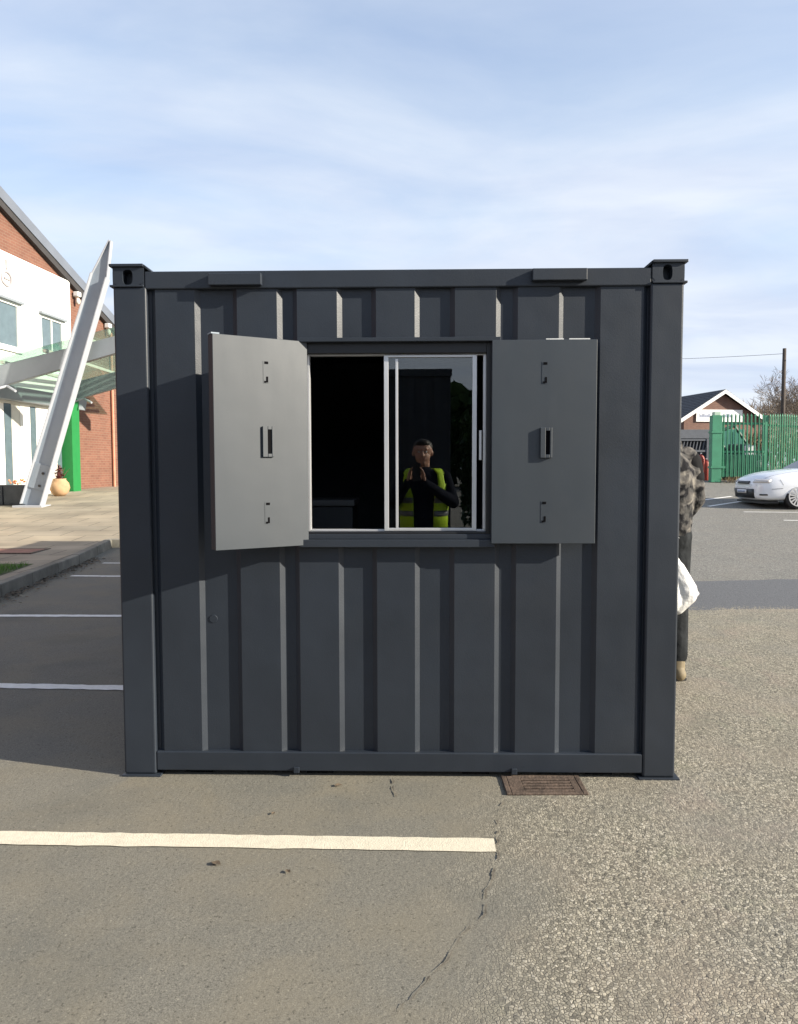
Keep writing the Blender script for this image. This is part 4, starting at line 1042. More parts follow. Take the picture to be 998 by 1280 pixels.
# gabled brick house behind
YH = 55.0
ap = at(903.5, 488, YH); le = at(850, 529, YH); re = at(958.5, 523, YH)
zh = 0.83
hw_ = (re.x - ap.x); zE = ap.z - (ap.z - re.z)
house = thing('gabled_house', 'brown brick gabled building with white bargeboards behind the green gate', 'house', (ap.x, YH, zh), R(10))
HE = re.z - zh; HA = ap.z - zh; hw2 = hw_*1.0
MB().prism([(-hw2 + .25, 0, 0), (hw2 - .25, 0, 0), (hw2 - .25, 0, HE + .05), (0, 0, HA - .22), (-hw2 + .25, 0, HE + .05)], (0, 14, 0)).build('wall', M['brick2'], house)
for s in (-1, 1):
    mb = MB(); n_rows = 14                # tile courses stepped up the slope
    for i in range(n_rows):
        t0, t1 = i/n_rows, (i + 1.05)/n_rows
        xa, za = s*hw2*1.04*(1 - t0), HE - .08 + (HA - HE + .08)*t0
        xb, zb2 = s*hw2*1.04*(1 - min(t1, 1)), HE - .08 + (HA - HE + .08)*min(t1, 1)
        mb.prism([(xa, -.35, za + .09), (xb, -.35, zb2 + .05), (xb, -.35, zb2 - .03), (xa, -.35, za - .01)], (0, 14.8, 0))
    mb.build('roof', M['tile'], house)
    MB().prism([(s*hw2*1.06, -.40, HE - .34), (0, -.40, HA - .24), (0, -.40, HA + .02), (s*hw2*1.06, -.40, HE - .06)], (0, .046, 0)).build('bargeboard', M['white'], house)
sa, sb = at(869, 512, YH - .3), at(932, 527, YH - .3)
sg = MB().box(sa.x - ap.x, sb.x - ap.x, -.10, -.02, sb.z - zh, sa.z - zh).build('sign_board', M['board'], house)
sg['label'] = 'long white name board with faded grey-blue lettering'
x = sa.x - ap.x + .25
for wd in (.95, .55, .80):
    mb = MB(); z0 = sb.z - zh + .32; x1_ = x + wd; mb.box(x, x1_, -.112, -.101, z0, z0 + .035)
    while x < x1_ - .16: w = rnd.uniform(.05, .12); mb.box(x, x + w, -.1115, -.1015, z0 + .02, z0 + rnd.uniform(.14, .26)); x += w + .03
    mb.build('faded_lettering', M['print'], sg); x = x1_ + .14
MB().box(-1.0, .6, -.05, -.005, .9, 2.0).build('window', M['dark_glass'], house)

# low dark slatted shelter left of the gate post
YS_ = 31.0; a, b_ = at(820, 600, YS_), at(886, 600, YS_); zt = at(860, 538, YS_).z
sh = thing('slatted_shelter', 'low grey slatted shelter behind the worker and left of the gate post', 'shelter', (a.x, YS_, zg(YS_)))
Wd = b_.x - a.x; zs = zg(YS_)
zz = lambda py: at(860, py, YS_).z - zs
MB().box(0, Wd, 0, 2.4, zz(548), zz(537)).build('fascia', M['grey_slat'], sh)
MB().box(0, Wd, 0.02, .08, zz(551), zz(548.5)).box(0, Wd, 0.02, .08, zz(565), zz(562.5)).build('rail', M['grey_slat'], sh)
mb = MB()
for i in range(16):
    x = i*Wd/16; mb.prism([(x, .05, zz(562.4)), (x + .035, .05, zz(562.4)), (x + .105, .05, zz(551.2)), (x + .07, .05, zz(551.2))], (0, .03, 0))
mb.build('slats', M['grey_slat'], sh)
MB().box(0.02, Wd - .02, .30, 2.3, 0, zz(548.5)).build('dark_body', M['slate'], sh)
MB().box(Wd - .10, Wd, 0, .10, 0, zz(548.4)).build('post', M['grey_slat'], sh)
# two red cylinders beside the shelter
for px_, hh, lab in ((876, 1.0, 'taller red gas cylinder beside the gate post'), (882.5, .8, 'shorter red gas cylinder right next to the gate post')):
    c = at(px_, 600, 27.6)
    t = thing('gas_cylinder', lab, 'gas cylinder', (c.x, 27.6, zg(27.6)), 0, 'red cylinders by the gate')
    MB().lathe([(0, 0), (.12, 0), (.13, .04), (.13, hh*.75), (.10, hh*.86), (.04, hh*.92), (.04, hh*.95), (0, hh*.95)], 16).build('tank', M['red'], t, smooth=True)
    MB().cone((0, 0, hh*.95), (0, 0, hh), .03, .03, 8).build('valve', M['alu'], t)
# machinery beyond the gate
YQ = 30.5
c0_, c1_ = at(905, 536, YQ), at(936, 566, YQ)
t = thing('green_cabinet', 'teal green sheet steel cabinet behind the gate pales', 'cabinet', ((c0_.x + c1_.x)/2, YQ + 1.0, zg(YQ)))
w2_ = (c1_.x - c0_.x)/2; hq = c0_.z - zg(YQ)
MB().box(-w2_, w2_, -.6, .6, 0.1, hq).build('body', M['teal'], t, bevel=.02)
MB().box(-w2_ + .06, -.03, -.63, -.602, .3, hq - .1).build('door', M['teal'], t, bevel=.006); MB().box(.03, w2_ - .06, -.63, -.602, .3, hq - .1).build('door', M['teal'], t, bevel=.006)
t = thing('site_machine', 'dark machine with raised bent arm standing behind the gate', 'machine', (at(918, 600, 29.2).x, 29.2, zg(29.2)))
MB().box(-.75, .85, -.35, .35, .35, .95).build('chassis', M['machine'], t, bevel=.05)
for s in (-1, 1):
    MB().box(-.8, .9, s*.42 - .10, s*.42 + .10, .0, .34).build('track', M['rubber'], t, bevel=.08)
MB().cone((-.3, 0, .95), (-.75, 0, 1.75), .09, .07, 8).cone((-.75, 0, 1.75), (-.05, 0, 2.05), .07, .06, 8).cone((-.05, 0, 2.05), (.45, 0, 1.35), .06, .05, 8).build('arm', M['machine'], t)
MB().box(-.2, .5, -.3, .3, .953, 1.35).build('cowl', M['machine'], t, bevel=.06)
t = thing('white_box_unit', 'small white box unit on a dark frame behind the gate', 'box', (at(937, 600, 28.3).x, 28.3, zg(28.3)))
zb0_, zb1_ = at(937, 569, 28.3).z - zg(28.3), at(937, 557, 28.3).z - zg(28.3)
MB().box(-.15, .15, -.15, .15, zb0_, zb1_).build('housing', M['board'], t, bevel=.02)
mb = MB()
for x in (-.13, .13):
    for y in (-.13, .13): mb.box(x - .02, x + .02, y - .02, y + .02, 0, zb0_ - .002)
mb.box(-.15, .6, -.15, .15, zb0_*.35, zb0_*.45)
mb.build('stand', M['metal_dark'], t)
MB().ball((.38, 0, zb0_*.62), (.22, .16, .17), 10, 6).ball((.52, .05, zb0_*.9), (.14, .12, .12), 8, 6).build('wrapped_load', M['offwhite'], t)

# telegraph pole, its far partner and the wire
def pole(px, Y, ztop, label):
    b_ = at(px, 560, Y)
    t = thing('telegraph_pole', label, 'telegraph pole', (b_.x, Y, zg(Y)), 0, 'poles carrying the overhead wire')
    MB().cone((0, 0, 0), (0, 0, ztop - zg(Y)), .15, .10, 12).build('pole', M['wood'], t, smooth=True)
    MB().box(-.02, .02, -.18, .18, ztop - zg(Y) - .75, ztop - zg(Y) - .68).build('pole_step', M['metal_dark'], t)
    return Vector((b_.x, Y, ztop))
zt_ = at(977, 435.5, 45).z
A_ = pole(977.5, 45, zt_, 'tall dark wooden telegraph pole behind the green fence')
B_ = at(640, 444, 58)
B_ = pole(640, 58, B_.z, 'telegraph pole hidden behind the cabin carrying the other wire end')
mb = MB(); prev = None
for i in range(25):
    t_ = i/24; q = A_.lerp(B_, t_) + Vector((0, 0, -.30 - .22*4*t_*(1 - t_)))
    if prev is not None: mb.cone(prev, q, .012, .012, 5, caps=False)
    prev = q
tag(mb.build('overhead_wire', M['metal_dark']), 'thin dark overhead wire strung from the telegraph pole', 'wire')

# bare winter trees
def tree_mesh(seed, H, spread, dense=6):
    r_ = random.Random(seed); tr = MB(); tw = MB()
    def grow(p, d, L, rad, lev):
        n_ = 3 if lev < 2 else 2; q = p
        for i in range(n_):
            dd = (d + Vector((r_.gauss(0, .13), r_.gauss(0, .13), r_.gauss(.05, .08)))).normalized()
            e = q + dd*(L/n_); ra, rb = rad*(1 - .35*i/n_), rad*(1 - .35*(i + 1)/n_)
            ra, rb = max(ra, .016), max(rb, .013)
            (tr if lev < 2 else tw).cone(q, e, ra, rb, 7 if lev == 0 else (5 if lev < 2 else 3), caps=False)
            if lev < dense and (lev > 0 or i > 0):
                for _ in range(r_.choice((1, 2, 2))):
                    o_ = Vector((r_.gauss(0, 1), r_.gauss(0, 1), r_.gauss(0.15, .5))).normalized()
                    grow(e, (dd*.75 + o_*spread).normalized(), L*r_.uniform(.55, .78), rb*.62, lev + 1)
            q = e; d = dd
    grow(Vector((0, 0, 0)), Vector((0, 0, 1)), H*.42, H*.022, 0)
    return tr, tw
protos = []
def bare_tree(proto_i, loc, s, rz, label, group='bare winter trees beyond the fence'):
    H, sp, sd = [(11, .75, 4), (10, .9, 9), (12, .65, 21)][proto_i]
    if len(protos) <= proto_i:
        while len(protos) <= proto_i: protos.append(None)
    if protos[proto_i] is None:
        tr, tw = tree_mesh(sd, H, sp, 6)
        t = thing('bare_tree', label, 'tree', loc, rz, group)
        tr.build('trunk', M['bark'], t); tw.build('crown', M['twig'], t); protos[proto_i] = t
    else: t = copy_tree(protos[proto_i])
    t.location = loc; t.rotation_euler = (0, 0, rz); t.scale = (s, s, s); t['label'] = label; t['group'] = group
    return t
def tree_px(px, Y, ytop, i, rz, label):
    b_ = at(px, 560, Y); h = at(px, ytop, Y).z - 0.83
    bare_tree(i, (b_.x, Y, .83), h/(11.5, 10.5, 12.5)[i], rz, label)
tree_px(999, 74, 462, 0, .3, 'tall bare tree at the right frame edge behind the telegraph pole')
tree_px(968, 84, 478, 1, 1.4, 'bare tree just left of the telegraph pole')
tree_px(1030, 80, 455, 2, 2.2, 'bare tree outside the right frame edge')
tree_px(945, 95, 498, 0, 3.9, 'low bare tree over the right slope of the gabled roof')
tree_px(985, 98, 480, 2, 5.0, 'bare tree seen through the gap right of the pole, farther back')
tree_px(925, 105, 504, 1, 4.2, 'farthest low bare tree beside the gabled roof')
tree_px(1065, 90, 470, 1, 2.9, 'bare tree well outside the right frame edge')
# scrubby far wood that reads as one mass, and hedge behind the gate
def scrub(name, x0, x1, Y0, Y1, hfun, n, s, material, base=.83):
    mb = MB()
    for i in range(n):
        x = rnd.uniform(x0, x1); y = rnd.uniform(Y0, Y1); h = hfun(x)*rnd.uniform(.1, 1)**.7
        a = Vector((rnd.gauss(0, .35), rnd.gauss(0, .35), 1)).normalized(); b_ = Vector((rnd.gauss(0, 1), rnd.gauss(0, 1), 0)).normalized()
        c = Vector((x, y, base + h)); ss = s*rnd.uniform(.5, 1.4)
        mb.add([c - a*ss - b_*ss*.10, c - a*ss + b_*ss*.10, c + a*ss], [(0, 1, 2)])
    return mb.build(name, material)
o = scrub('distant_woods', -150, 170, 118, 150, lambda x: 10.2 + 1.6*math.sin(x*.21) + 1.1*math.sin(x*.53 + 1), 42000, .95, M['twig'])
tag(o, 'far brown leafless woodland along the skyline beyond the fence', 'woodland', kind='stuff')
o = scrub('hedge', 12.0, 24.0, 33.2, 34.6, lambda x: 1.9 + .15*math.sin(x*3), 5000, .22, mat('brown_hedge', (0.12, 0.10, 0.05), .9, var=.4, scale=2), .8)
tag(o, 'scruffy brown hedge behind the green gate', 'hedge', kind='stuff')
o = scrub('weeds', at(900, 600, YG).x, at(960, 600, YG).x, YG - .35, YG - .05, lambda x: .2, 500, .07, mat('dry_weeds', (0.20, 0.15, 0.08), .9, var=.4, scale=2), zg(YG) - .03)
tag(o, 'dry brown weeds growing along the foot of the gate', 'weeds', kind='stuff')

# ================================================================== WHITE CAR
YC = 19.45
wx = at(997.5, 622, YC).x
carx = wx + 1.35; cary = YC + 0.86; carz = zg(YC + .3)
car = thing('parked_car', 'white saloon car parked nose to the left by the green fence', 'car', (carx, cary, carz))
# stations: x, half width, z bottom, z belt/shoulder, (top handled separately)
def car_body():
    st = [(-2.36, .42, .36, .58), (-2.33, .58, .26, .66), (-2.25, .72, .20, .735), (-2.10, .82, .18, .825), (-1.80, .885, .18, .90), (-1.35, .915, .19, .965), (-.9, .92, .19, 1.0),
          (-.3, .92, .19, .995), (.4, .92, .19, 1.00), (1.1, .92, .19, 1.015), (1.6, .91, .20, 1.03), (2.0, .86, .24, 1.03), (2.25, .78, .30, .99), (2.36, .66, .42, .90)]
    mb = MB()
    for x, w, zb, zs in st:
        h = zs - zb
        ring = [(0, zb), (.55*w, zb), (.90*w, zb + .03), (.985*w, zb + .16*h), (1.0*w, zb + .45*h), (.985*w, zb + .72*h), (.93*w, zb + .93*h), (.80*w, zs), (.45*w, zs + .035), (0, zs + .045)]
        full = [(x, -a, b_) for a, b_ in ring] + [(x, a, b_) for a, b_ in ring[-2:0:-1]]
        mb.v += full
    n = 18
    for i in range(len(st)-1):
        for j in range(n): mb.f.append((i*n+j, i*n+(j+1) % n, (i+1)*n+(j+1) % n, (i+1)*n+j))
    mb.f.append(tuple(range(n))); mb.f.append(tuple(range((len(st)-1)*n, len(st)*n))[::-1])
    o = mb.build('body', M['car'], car, smooth=True)
    s = o.modifiers.new('sub', 'SUBSURF'); s.levels = 2; s.render_levels = 2
    cut = MB()
    for x in (-1.35, 1.38):
        for y_ in (-1, 1): cut.cone((x, y_*.66, .315), (x, y_*1.2, .315), .365, .365, 40)
    co = cut.build('cutter', M['black']); b_ = o.modifiers.new('bool', 'BOOLEAN'); b_.object = co; b_.operation = 'DIFFERENCE'; b_.solver = 'EXACT'
    dg = bpy.context.evaluated_depsgraph_get(); dg.update()
    me = bpy.data.meshes.new_from_object(o.evaluated_get(dg)); o.modifiers.clear(); o.data = me
    me.materials.clear(); me.materials.append(M['car'])
    me.polygons.foreach_set('use_smooth', [True]*len(me.polygons))
    try: me.set_sharp_from_angle(angle=R(40))
    except Exception: pass
    bpy.data.objects.remove(co)
    return o
car_body()
# cabin of the car
gh = [(-.95, .78, 1.00), (-.20, .66, 1.40), (.30, .63, 1.47), (1.0, .62, 1.45), (1.45, .64, 1.36), (2.0, .72, 1.06)]
mb = MB()
for x, w, z in gh: mb.v += [(x, -.80, 1.0), (x, -w, z - .03), (x, -w*.85, z), (x, w*.85, z), (x, w, z - .03), (x, .80, 1.0)]
for i in range(len(gh)-1):
    for j in range(5): mb.f.append((i*6+j, i*6+j+1, (i+1)*6+j+1, (i+1)*6+j))
mb.build('roof', M['car'], car, smooth=False, bevel=.02)
mb = MB().add([(-.97, -.70, 1.02), (-.97, .70, 1.02), (-.26, .58, 1.395), (-.26, -.58, 1.395)], [(0, 1, 2, 3)])
mb.v = [(x - .008, y, z + .012) for x, y, z in mb.v]; mb.build('windscreen', M['car_glass'], car)
for s in (-1, 1):
    for xa, xb in ((-.62, .28), (.34, 1.20)):
        za = 1.34 if xa < 0 else 1.385
        MB().prism([(xa, s*.812, 1.045), (xb, s*.812, 1.045), (xb, s*.705, 1.40), (max(xa, -.12), s*.705, 1.385)], (0, s*.006, 0)).build('side_window', M['car_glass'], car)
    m_ = MB().ball((-.62, s*1.0, 1.05), (.07, .11, .075), 12, 8).build('wing_mirror', M['car'], car, smooth=True)
# front end: lower grille, upper grille, lamps, plate
def front_strip(name, zlo, zhi, ya, yb, m_, push=.012, par=car, n=12):
    dg = bpy.context.evaluated_depsgraph_get()
    body = [o for o in car.children if o.name.startswith('body')][0]
    mb = MB()
    for k in range(n+1):
        y_ = ya + (yb - ya)*k/n
        for z in (zlo, zhi):
            ok, loc, nor, _ = body.ray_cast(Vector((-4, y_, z)), Vector((1, 0, 0)))
            p_ = loc + nor*push if ok else Vector((-2.2, y_, z))
            mb.v.append(tuple(p_))
    for k in range(n): mb.f.append((2*k, 2*k+2, 2*k+3, 2*k+1))
    o = mb.build(name, m_, par, smooth=True)
    s = o.modifiers.new('thick', 'SOLIDIFY'); s.thickness = .012; s.offset = 1
    return o
bpy.context.view_layer.update()
front_strip('lower_grille', .27, .50, -.56, .56, M['plastic'])
front_strip('upper_grille', .62, .69, -.34, .34, M['plastic'])
pl = front_strip('number_plate', .385, .475, -.26, .26, M['board'], .03)
front_strip('plate_lettering', .405, .455, -.20, .20, M['print'], .046, pl)
for s in (-1, 1):
    front_strip('headlight', .655, .735, s*.48, s*.80, M['lamp'], .010)
    front_strip('fog_lamp', .34, .375, s*.70, s*.80, M['plastic'], .008)
bodyo = [o for o in car.children if o.name.startswith('body')][0]
def seam(pts, d, w=.006, name='panel_gap'):
    mb = MB(); prev = None
    for a, b_ in zip(pts, pts[1:]):
        for k in range(9):
            p_ = Vector(a).lerp(Vector(b_), k/8); ok, loc, nor, _ = bodyo.ray_cast(p_ - Vector(d)*3, Vector(d))
            if not ok: prev = None; continue
            q_ = loc + nor*.0015
            if prev is not None and (q_ - prev).length < .3: mb.cone(prev, q_, w*.5, w*.5, 5)
            prev = q_
    if mb.v: mb.build(name, M['plastic'], car)
for s in (-1, 1):
    seam([(-2.12, s*.70, 2), (-1.7, s*.74, 2), (-.95, s*.74, 2)], (0, 0, -1))
    seam([(-1.72, s*3, .60), (-1.80, s*3, .74)], (0, -s, 0)); seam([(-.72, s*3, .3), (-.70, s*3, .9)], (0, -s, 0)); seam([(.35, s*3, .3), (.36, s*3, .95)], (0, -s, 0))
    seam([(-2.0, s*3, .50), (-1.74, s*3, .52)], (0, -s, 0), .010)
seam([(-5, -.62, .60), (-5, .62, .60)], (1, 0, 0), .007)
MB().box(-2.20, -1.75, -.7, .7, .13, .185).build('under_tray', M['plastic'], car)
# side trim: door lines, sill
for s in (-1, 1):
    MB().box(-.9, 1.0, s*.905 - .006, s*.905 + .006, .20, .25).build('sill', M['car'], car, bevel=.004)
# wheels
def wheel(x, y_, s):
    t = MB().cone((x, y_ - s*.20, .315), (x, y_ - s*.01, .315), .318, .318, 40).build('wheel', M['rubber'], car, bevel=.03)
    mb = MB().cone((x, y_ - s*.05, .315), (x, y_ - s*.006, .315), .235, .245, 40)
    mb.build('rim_recess', M['plastic'], t)
    mb = MB()
    for i in range(15):
        a = 2*math.pi*i/15; d = Vector((math.cos(a), 0, math.sin(a))); e = Vector((-math.sin(a), 0, math.cos(a)))
        c = Vector((x, y_ + s*.002, .315))
        mb.prism([c + d*.05 - e*.016, c + d*.05 + e*.016, c + d*.225 + e*.019, c + d*.225 - e*.019], (0, s*.012, 0))
    mb.cone((x, y_ - .0, .315), (x, y_ + s*.02, .315), .07, .06, 20)
    for i in range(40):
        a0, a1 = 2*math.pi*i/40, 2*math.pi*(i+1)/40
        mb.prism([(x + .222*math.cos(a0), y_ - s*.004, .315 + .222*math.sin(a0)), (x + .222*math.cos(a1), y_ - s*.004, .315 + .222*math.sin(a1)),
                  (x + .252*math.cos(a1), y_ - s*.004, .315 + .252*math.sin(a1)), (x + .252*math.cos(a0), y_ - s*.004, .315 + .252*math.sin(a0))], (0, s*.02, 0))
    mb.build('rim', M['rim'], t)
for x in (-1.35, 1.38):
    for s in (-1, 1): wheel(x, s*.895, s)
mb = MB()
for x in (-1.35, 1.38): mb.box(x - .5, x + .5, -.64, .64, .20, .70)
mb.build('arch_liner', M['black'], car)

# ================================================================== PEOPLE
def hand(mb, wrist, d, nrm, side, curl=0.5, k=1.0):
    """palm, four unequal fingers and a thumb; d: wrist->knuckles, nrm: palm normal, side: +1/-1 thumb side"""
    wrist, d, nrm = Vector(wrist), Vector(d).normalized(), Vector(nrm).normalized()
    w = d.cross(nrm).normalized()*side
    for t in (-.028, 0, .026): mb.cap(wrist + w*t*.7*k + d*.01, wrist + w*t*k + d*.085*k, .014*k, .0125*k, 8)
    for t, L in ((-.033, .062), (-.011, .078), (.011, .085), (.033, .074)):
        p_ = wrist + w*t*k + d*.088*k; dd = d.copy()
        for seg, fr, r_ in ((0, .44, .0092), (1, .32, .0085), (2, .24, .0075)):
            dd = (dd*math.cos(curl*.9) + nrm*math.sin(curl*.9)).normalized() if seg else (dd*math.cos(curl*.5) + nrm*math.sin(curl*.5)).normalized()
            # keep bending in the finger's plane
            e = p_ + dd*L*fr*k; mb.cap(p_, e, r_*k, r_*.92*k, 8)
            nrm2 = (nrm - dd*nrm.dot(dd)); p_ = e
    p_ = wrist + w*.034*k + d*.02*k
    q = p_ + (w*.75 + d*.65 + nrm*.25).normalized()*.042*k; mb.cap(p_, q, .013*k, .011*k, 8)
    mb.cap(q, q + (d*.9 + w*.15 + nrm*.45).normalized()*.034*k, .0105*k, .0085*k, 8)
def head(mb, c, f):                      # c: centre of head, f: facing (unit, horizontal)
    c = Vector(c); f = Vector(f).normalized(); s = Vector((0, 0, 1)).cross(f)
    mb.ball(c + Vector((0, 0, .03)), .088, 18, 12); mb.ball(c + f*-.018 + Vector((0, 0, .03)), (.082, .092, .088), 18, 12)
    mb.ball(c + f*.025 + Vector((0, 0, -.035)), .070, 16, 10); mb.ball(c + f*.052 + Vector((0, 0, -.082)), .036, 12, 8)
    mb.cap(c + f*.092 + Vector((0, 0, .012)), c + f*.108 + Vector((0, 0, -.022)), .010, .016, 8)            # nose
    mb.cap(c + f*.080 + s*.032 + Vector((0, 0, .034)), c + f*.080 - s*.032 + Vector((0, 0, .034)), .016, .016, 8)  # brow
    mb.cap(c + f*.083 + s*.02 + Vector((0, 0, -.055)), c + f*.083 - s*.02 + Vector((0, 0, -.055)), .012, .012, 8)  # lips
    for k in (-1, 1): mb.ball(c + s*k*.084 + f*-.005, (.016, .02, .032), 10, 8)
def face_parts(root, c, f, hair='cap'):
    c = Vector(c); f = Vector(f).normalized(); s = Vector((0, 0, 1)).cross(f)
    for k in (-1, 1):
        e = MB().ball(c + f*.0795 + s*k*.032 + Vector((0, 0, .010)), .0115, 12, 8).build('eye', M['board'], root, smooth=True)
        MB().ball(c + f*.0885 + s*k*.032 + Vector((0, 0, .010)), .005, 8, 6).build('pupil', M['black'], e, smooth=True)
    MB().cap(c + f*.0935 + s*.018 + Vector((0, 0, -.055)), c + f*.0935 - s*.018 + Vector((0, 0, -.055)), .0035, .0035, 6).build('mouth', mat('lips', (.35, .13, .11), .5), root)
    mb = MB(); mb.ball(c + f*-.022 + Vector((0, 0, .052)), (.094, .098, .080), 18, 12); mb.ball(c + f*-.045 + Vector((0, 0, .0)), (.078, .062, .080), 16, 10)
    mb.ball(c + f*.03 + Vector((0, 0, .088)), (.066, .060, .038), 14, 8)
    mb.grown('hair', M['hair'], root, .008, 2)
def tube(mb, pts, rads, n=14):
    for (a, ra), (b_, rb) in zip(zip(pts, rads), zip(pts[1:], rads[1:])): mb.cap(a, b_, ra, rb, n)

# ---- worker standing beside the cabin, seen from behind, carrying a white bag
wk_base = at(856, 846, 4.86)
wk = thing('person', 'worker in mottled grey jacket, dark trousers and tan boots carrying a white bag', 'person', (1.665, 4.90, 0), 0)
f_ = Vector((-.25, 1, 0)).normalized(); sd = Vector((f_.y, -f_.x, 0))       # facing away; sd points to his right
def W3(r, fwd, z): v = sd*r + f_*fwd; return (v.x, v.y, z)
hd = W3(-.02, .05, 1.70)
mb = MB()
head(mb, hd, (f_.x, f_.y, 0)); mb.cap(W3(0, 0, 1.48), W3(-.01, .03, 1.62), .062, .056)
mb.cap(W3(-.07, 0, 1.30), W3(.07, 0, 1.30), .125, .125); mb.cap(W3(0, 0, 1.0), W3(0, 0, 1.35), .12, .135)
mb.cap(W3(-.14, 0, 1.43), W3(.14, 0, 1.43), .06, .06); mb.cap(W3(-.07, 0, .95), W3(.07, 0, .95), .115, .115)
armR = [W3(.185, 0, 1.43), W3(.235, -.03, 1.17), W3(.165, .10, .96)]
armL = [W3(-.185, 0, 1.43), W3(-.23, .02, 1.15), W3(-.20, .16, .93)]
for arm in (armR, armL): tube(mb, arm, [.052, .042, .028])
hand(mb, armR[2], Vector(W3(-.06, .05, 0)) + Vector((0, 0, -.09)), -sd, 1, 1.0); hand(mb, armL[2], (0, .03, -.1), sd, -1, .7)
legR = [W3(.10, 0, .93), W3(.135, .02, .50), W3(.115, -.04, .09)]; legL = [W3(-.10, 0, .93), W3(-.13, .06, .50), W3(-.12, .06, .09)]
for lg in (legR, legL):
    tube(mb, lg, [.095, .062, .042]); a = Vector(lg[2]); mb.cap(a + Vector((0, 0, -.045)), a + f_*.16 + Vector((0, 0, -.055)), .038, .030)
mb.grown('body', M['skin'], wk, .0065, 3)
face_parts(wk, hd, (f_.x, f_.y, 0))
mb = MB()                                 # jacket
mb.cap(W3(-.075, 0, 1.30), W3(.075, 0, 1.30), .150, .150); mb.cap(W3(-.06, 0, 1.02), W3(.06, 0, 1.02), .152, .152); mb.cap(W3(-.06, 0, 1.0), W3(-.075, 0, 1.3), .15, .15); mb.cap(W3(.06, 0, 1.0), W3(.075, 0, 1.3), .15, .15)
mb.cap(W3(-.155, 0, 1.425), W3(.155, 0, 1.425), .075, .075); mb.cap(W3(-.05, -.04, 1.50), W3(.05, -.04, 1.50), .07, .07)   ; mb.cap(W3(0, -.025, 1.28), W3(0, -.03, 1.47), .135, .088); mb.cap(W3(-.06, -.02, 1.36), W3(.06, -.02, 1.36), .125, .125)   # collar, hood
for arm, e in ((armR, 1), (armL, -1)):
    tube(mb, arm, [.075, .066, .048]); a, b_, c_ = map(Vector, arm)
    for t in (.35, .7): mb.ball(a.lerp(b_, t) + Vector((rnd.gauss(0, .008), -.01, 0)), .073, 12, 8)
    for t in (.2, .5, .8): mb.ball(b_.lerp(c_, t), .060 - .008*t, 12, 8)
mb.grown('jacket', M['camo'], wk, .008, 3)
mb = MB(); a, b_, c_ = map(Vector, armR); mb.cap(a.lerp(b_, .10) + sd*.012, a.lerp(b_, .50) + sd*.014, .080, .076); mb.grown('sleeve_panel', mat('black_sleeve', (.012, .012, .013), .8, spec=0.08), wk, .008, 2)
mb = MB(); mb.lathe([(.001, .918), (.150, .918), (.153, .93), (.150, .942), (.001, .942)], 28); mb.v = [(x*1.22*sd.x - y*.92*sd.y*1, x*1.22*sd.y + y*.92*sd.x, z) for x, y, z in mb.v]; mb.build('shirt_hem', M['board'], wk, smooth=True)
mb = MB()
for lg in (legR, legL):
    a, b_, c_ = map(Vector, lg); tube(mb, [a, b_, b_.lerp(c_, .82)], [.118, .088, .074])
    for t in (.3, .6, .9): mb.ball(a.lerp(b_, t) + f_*rnd.gauss(0, .008), .112 - .03*t, 12, 8)
    for t in (.55, .70, .80): mb.ball(b_.lerp(c_, t) + f_*rnd.gauss(0, .006), .074 + .006*math.sin(t*40), 12, 8)
mb.cap(W3(-.08, 0, .93), W3(.08, 0, .93), .138, .138)
mb.grown('trousers', M['jeans'], wk, .008, 3)
for lg in (legR, legL):
    a = Vector(lg[2]); mb = MB(); mb.cap(a + Vector((0, 0, -.03)), a + Vector((0, 0, .06)), .056, .056); mb.cap(a + Vector((0, 0, -.04)), a + f_*.17 + Vector((0, 0, -.05)), .050, .040)
    mb.cap(a + f_*-.035 + Vector((0, 0, -.045)), a + f_*.03 + Vector((0, 0, -.045)), .045, .045)
    bo = mb.grown('boot', M['boot'], wk, .007, 2)
    mb = MB(); mb.cap(a + f_*-.035 + Vector((0, 0, -.080)), a + f_*.18 + Vector((0, 0, -.080)), .010, .010); q = a + f_*.07 + Vector((0, 0, -.078)); mb.obox(q, f_*.125, sd*.042, (0, 0, .011)); mb.build('sole', M['plastic'], bo)
# the bag
bag = thing('carrier_bag', 'full white plastic bag hanging from the worker beside his knee', 'bag', (0, 0, 0))
YB = 4.78
def BP(px, py, dy=0.0): return at(px, py, YB + dy)
mb = MB()
cen = [BP(843, 694), BP(846, 715), BP(852, 732), BP(853, 745), BP(846, 760), BP(838, 768)]
mb.cap(BP(842, 692), BP(846, 712), .016, .05); mb.cap(BP(846, 712), BP(856, 738), .055, .078)
mb.cap(BP(856, 738), BP(871.5, 742), .078, .016); mb.cap(BP(856, 742), BP(845, 757), .078, .060); mb.cap(BP(836, 716), BP(836, 750), .06, .09)
mb.cap(BP(850, 722), BP(866, 737), .040, .022); mb.cap(BP(866, 744), BP(848, 762), .022, .025)
mb.grown('bag_body', M['bag'], bag, .008, 3)
mb = MB(); q = Vector(wk.location) + Vector(armR[2]) + Vector((0, 0, -.10)); mb.cap(BP(842, 694), q + Vector((-.01, 0, 0)), .012, .008); mb.cap(BP(844, 694, .02), q + Vector((.012, 0, 0)), .012, .008); mb.build('bag_handle', M['bag'], bag, smooth=True)

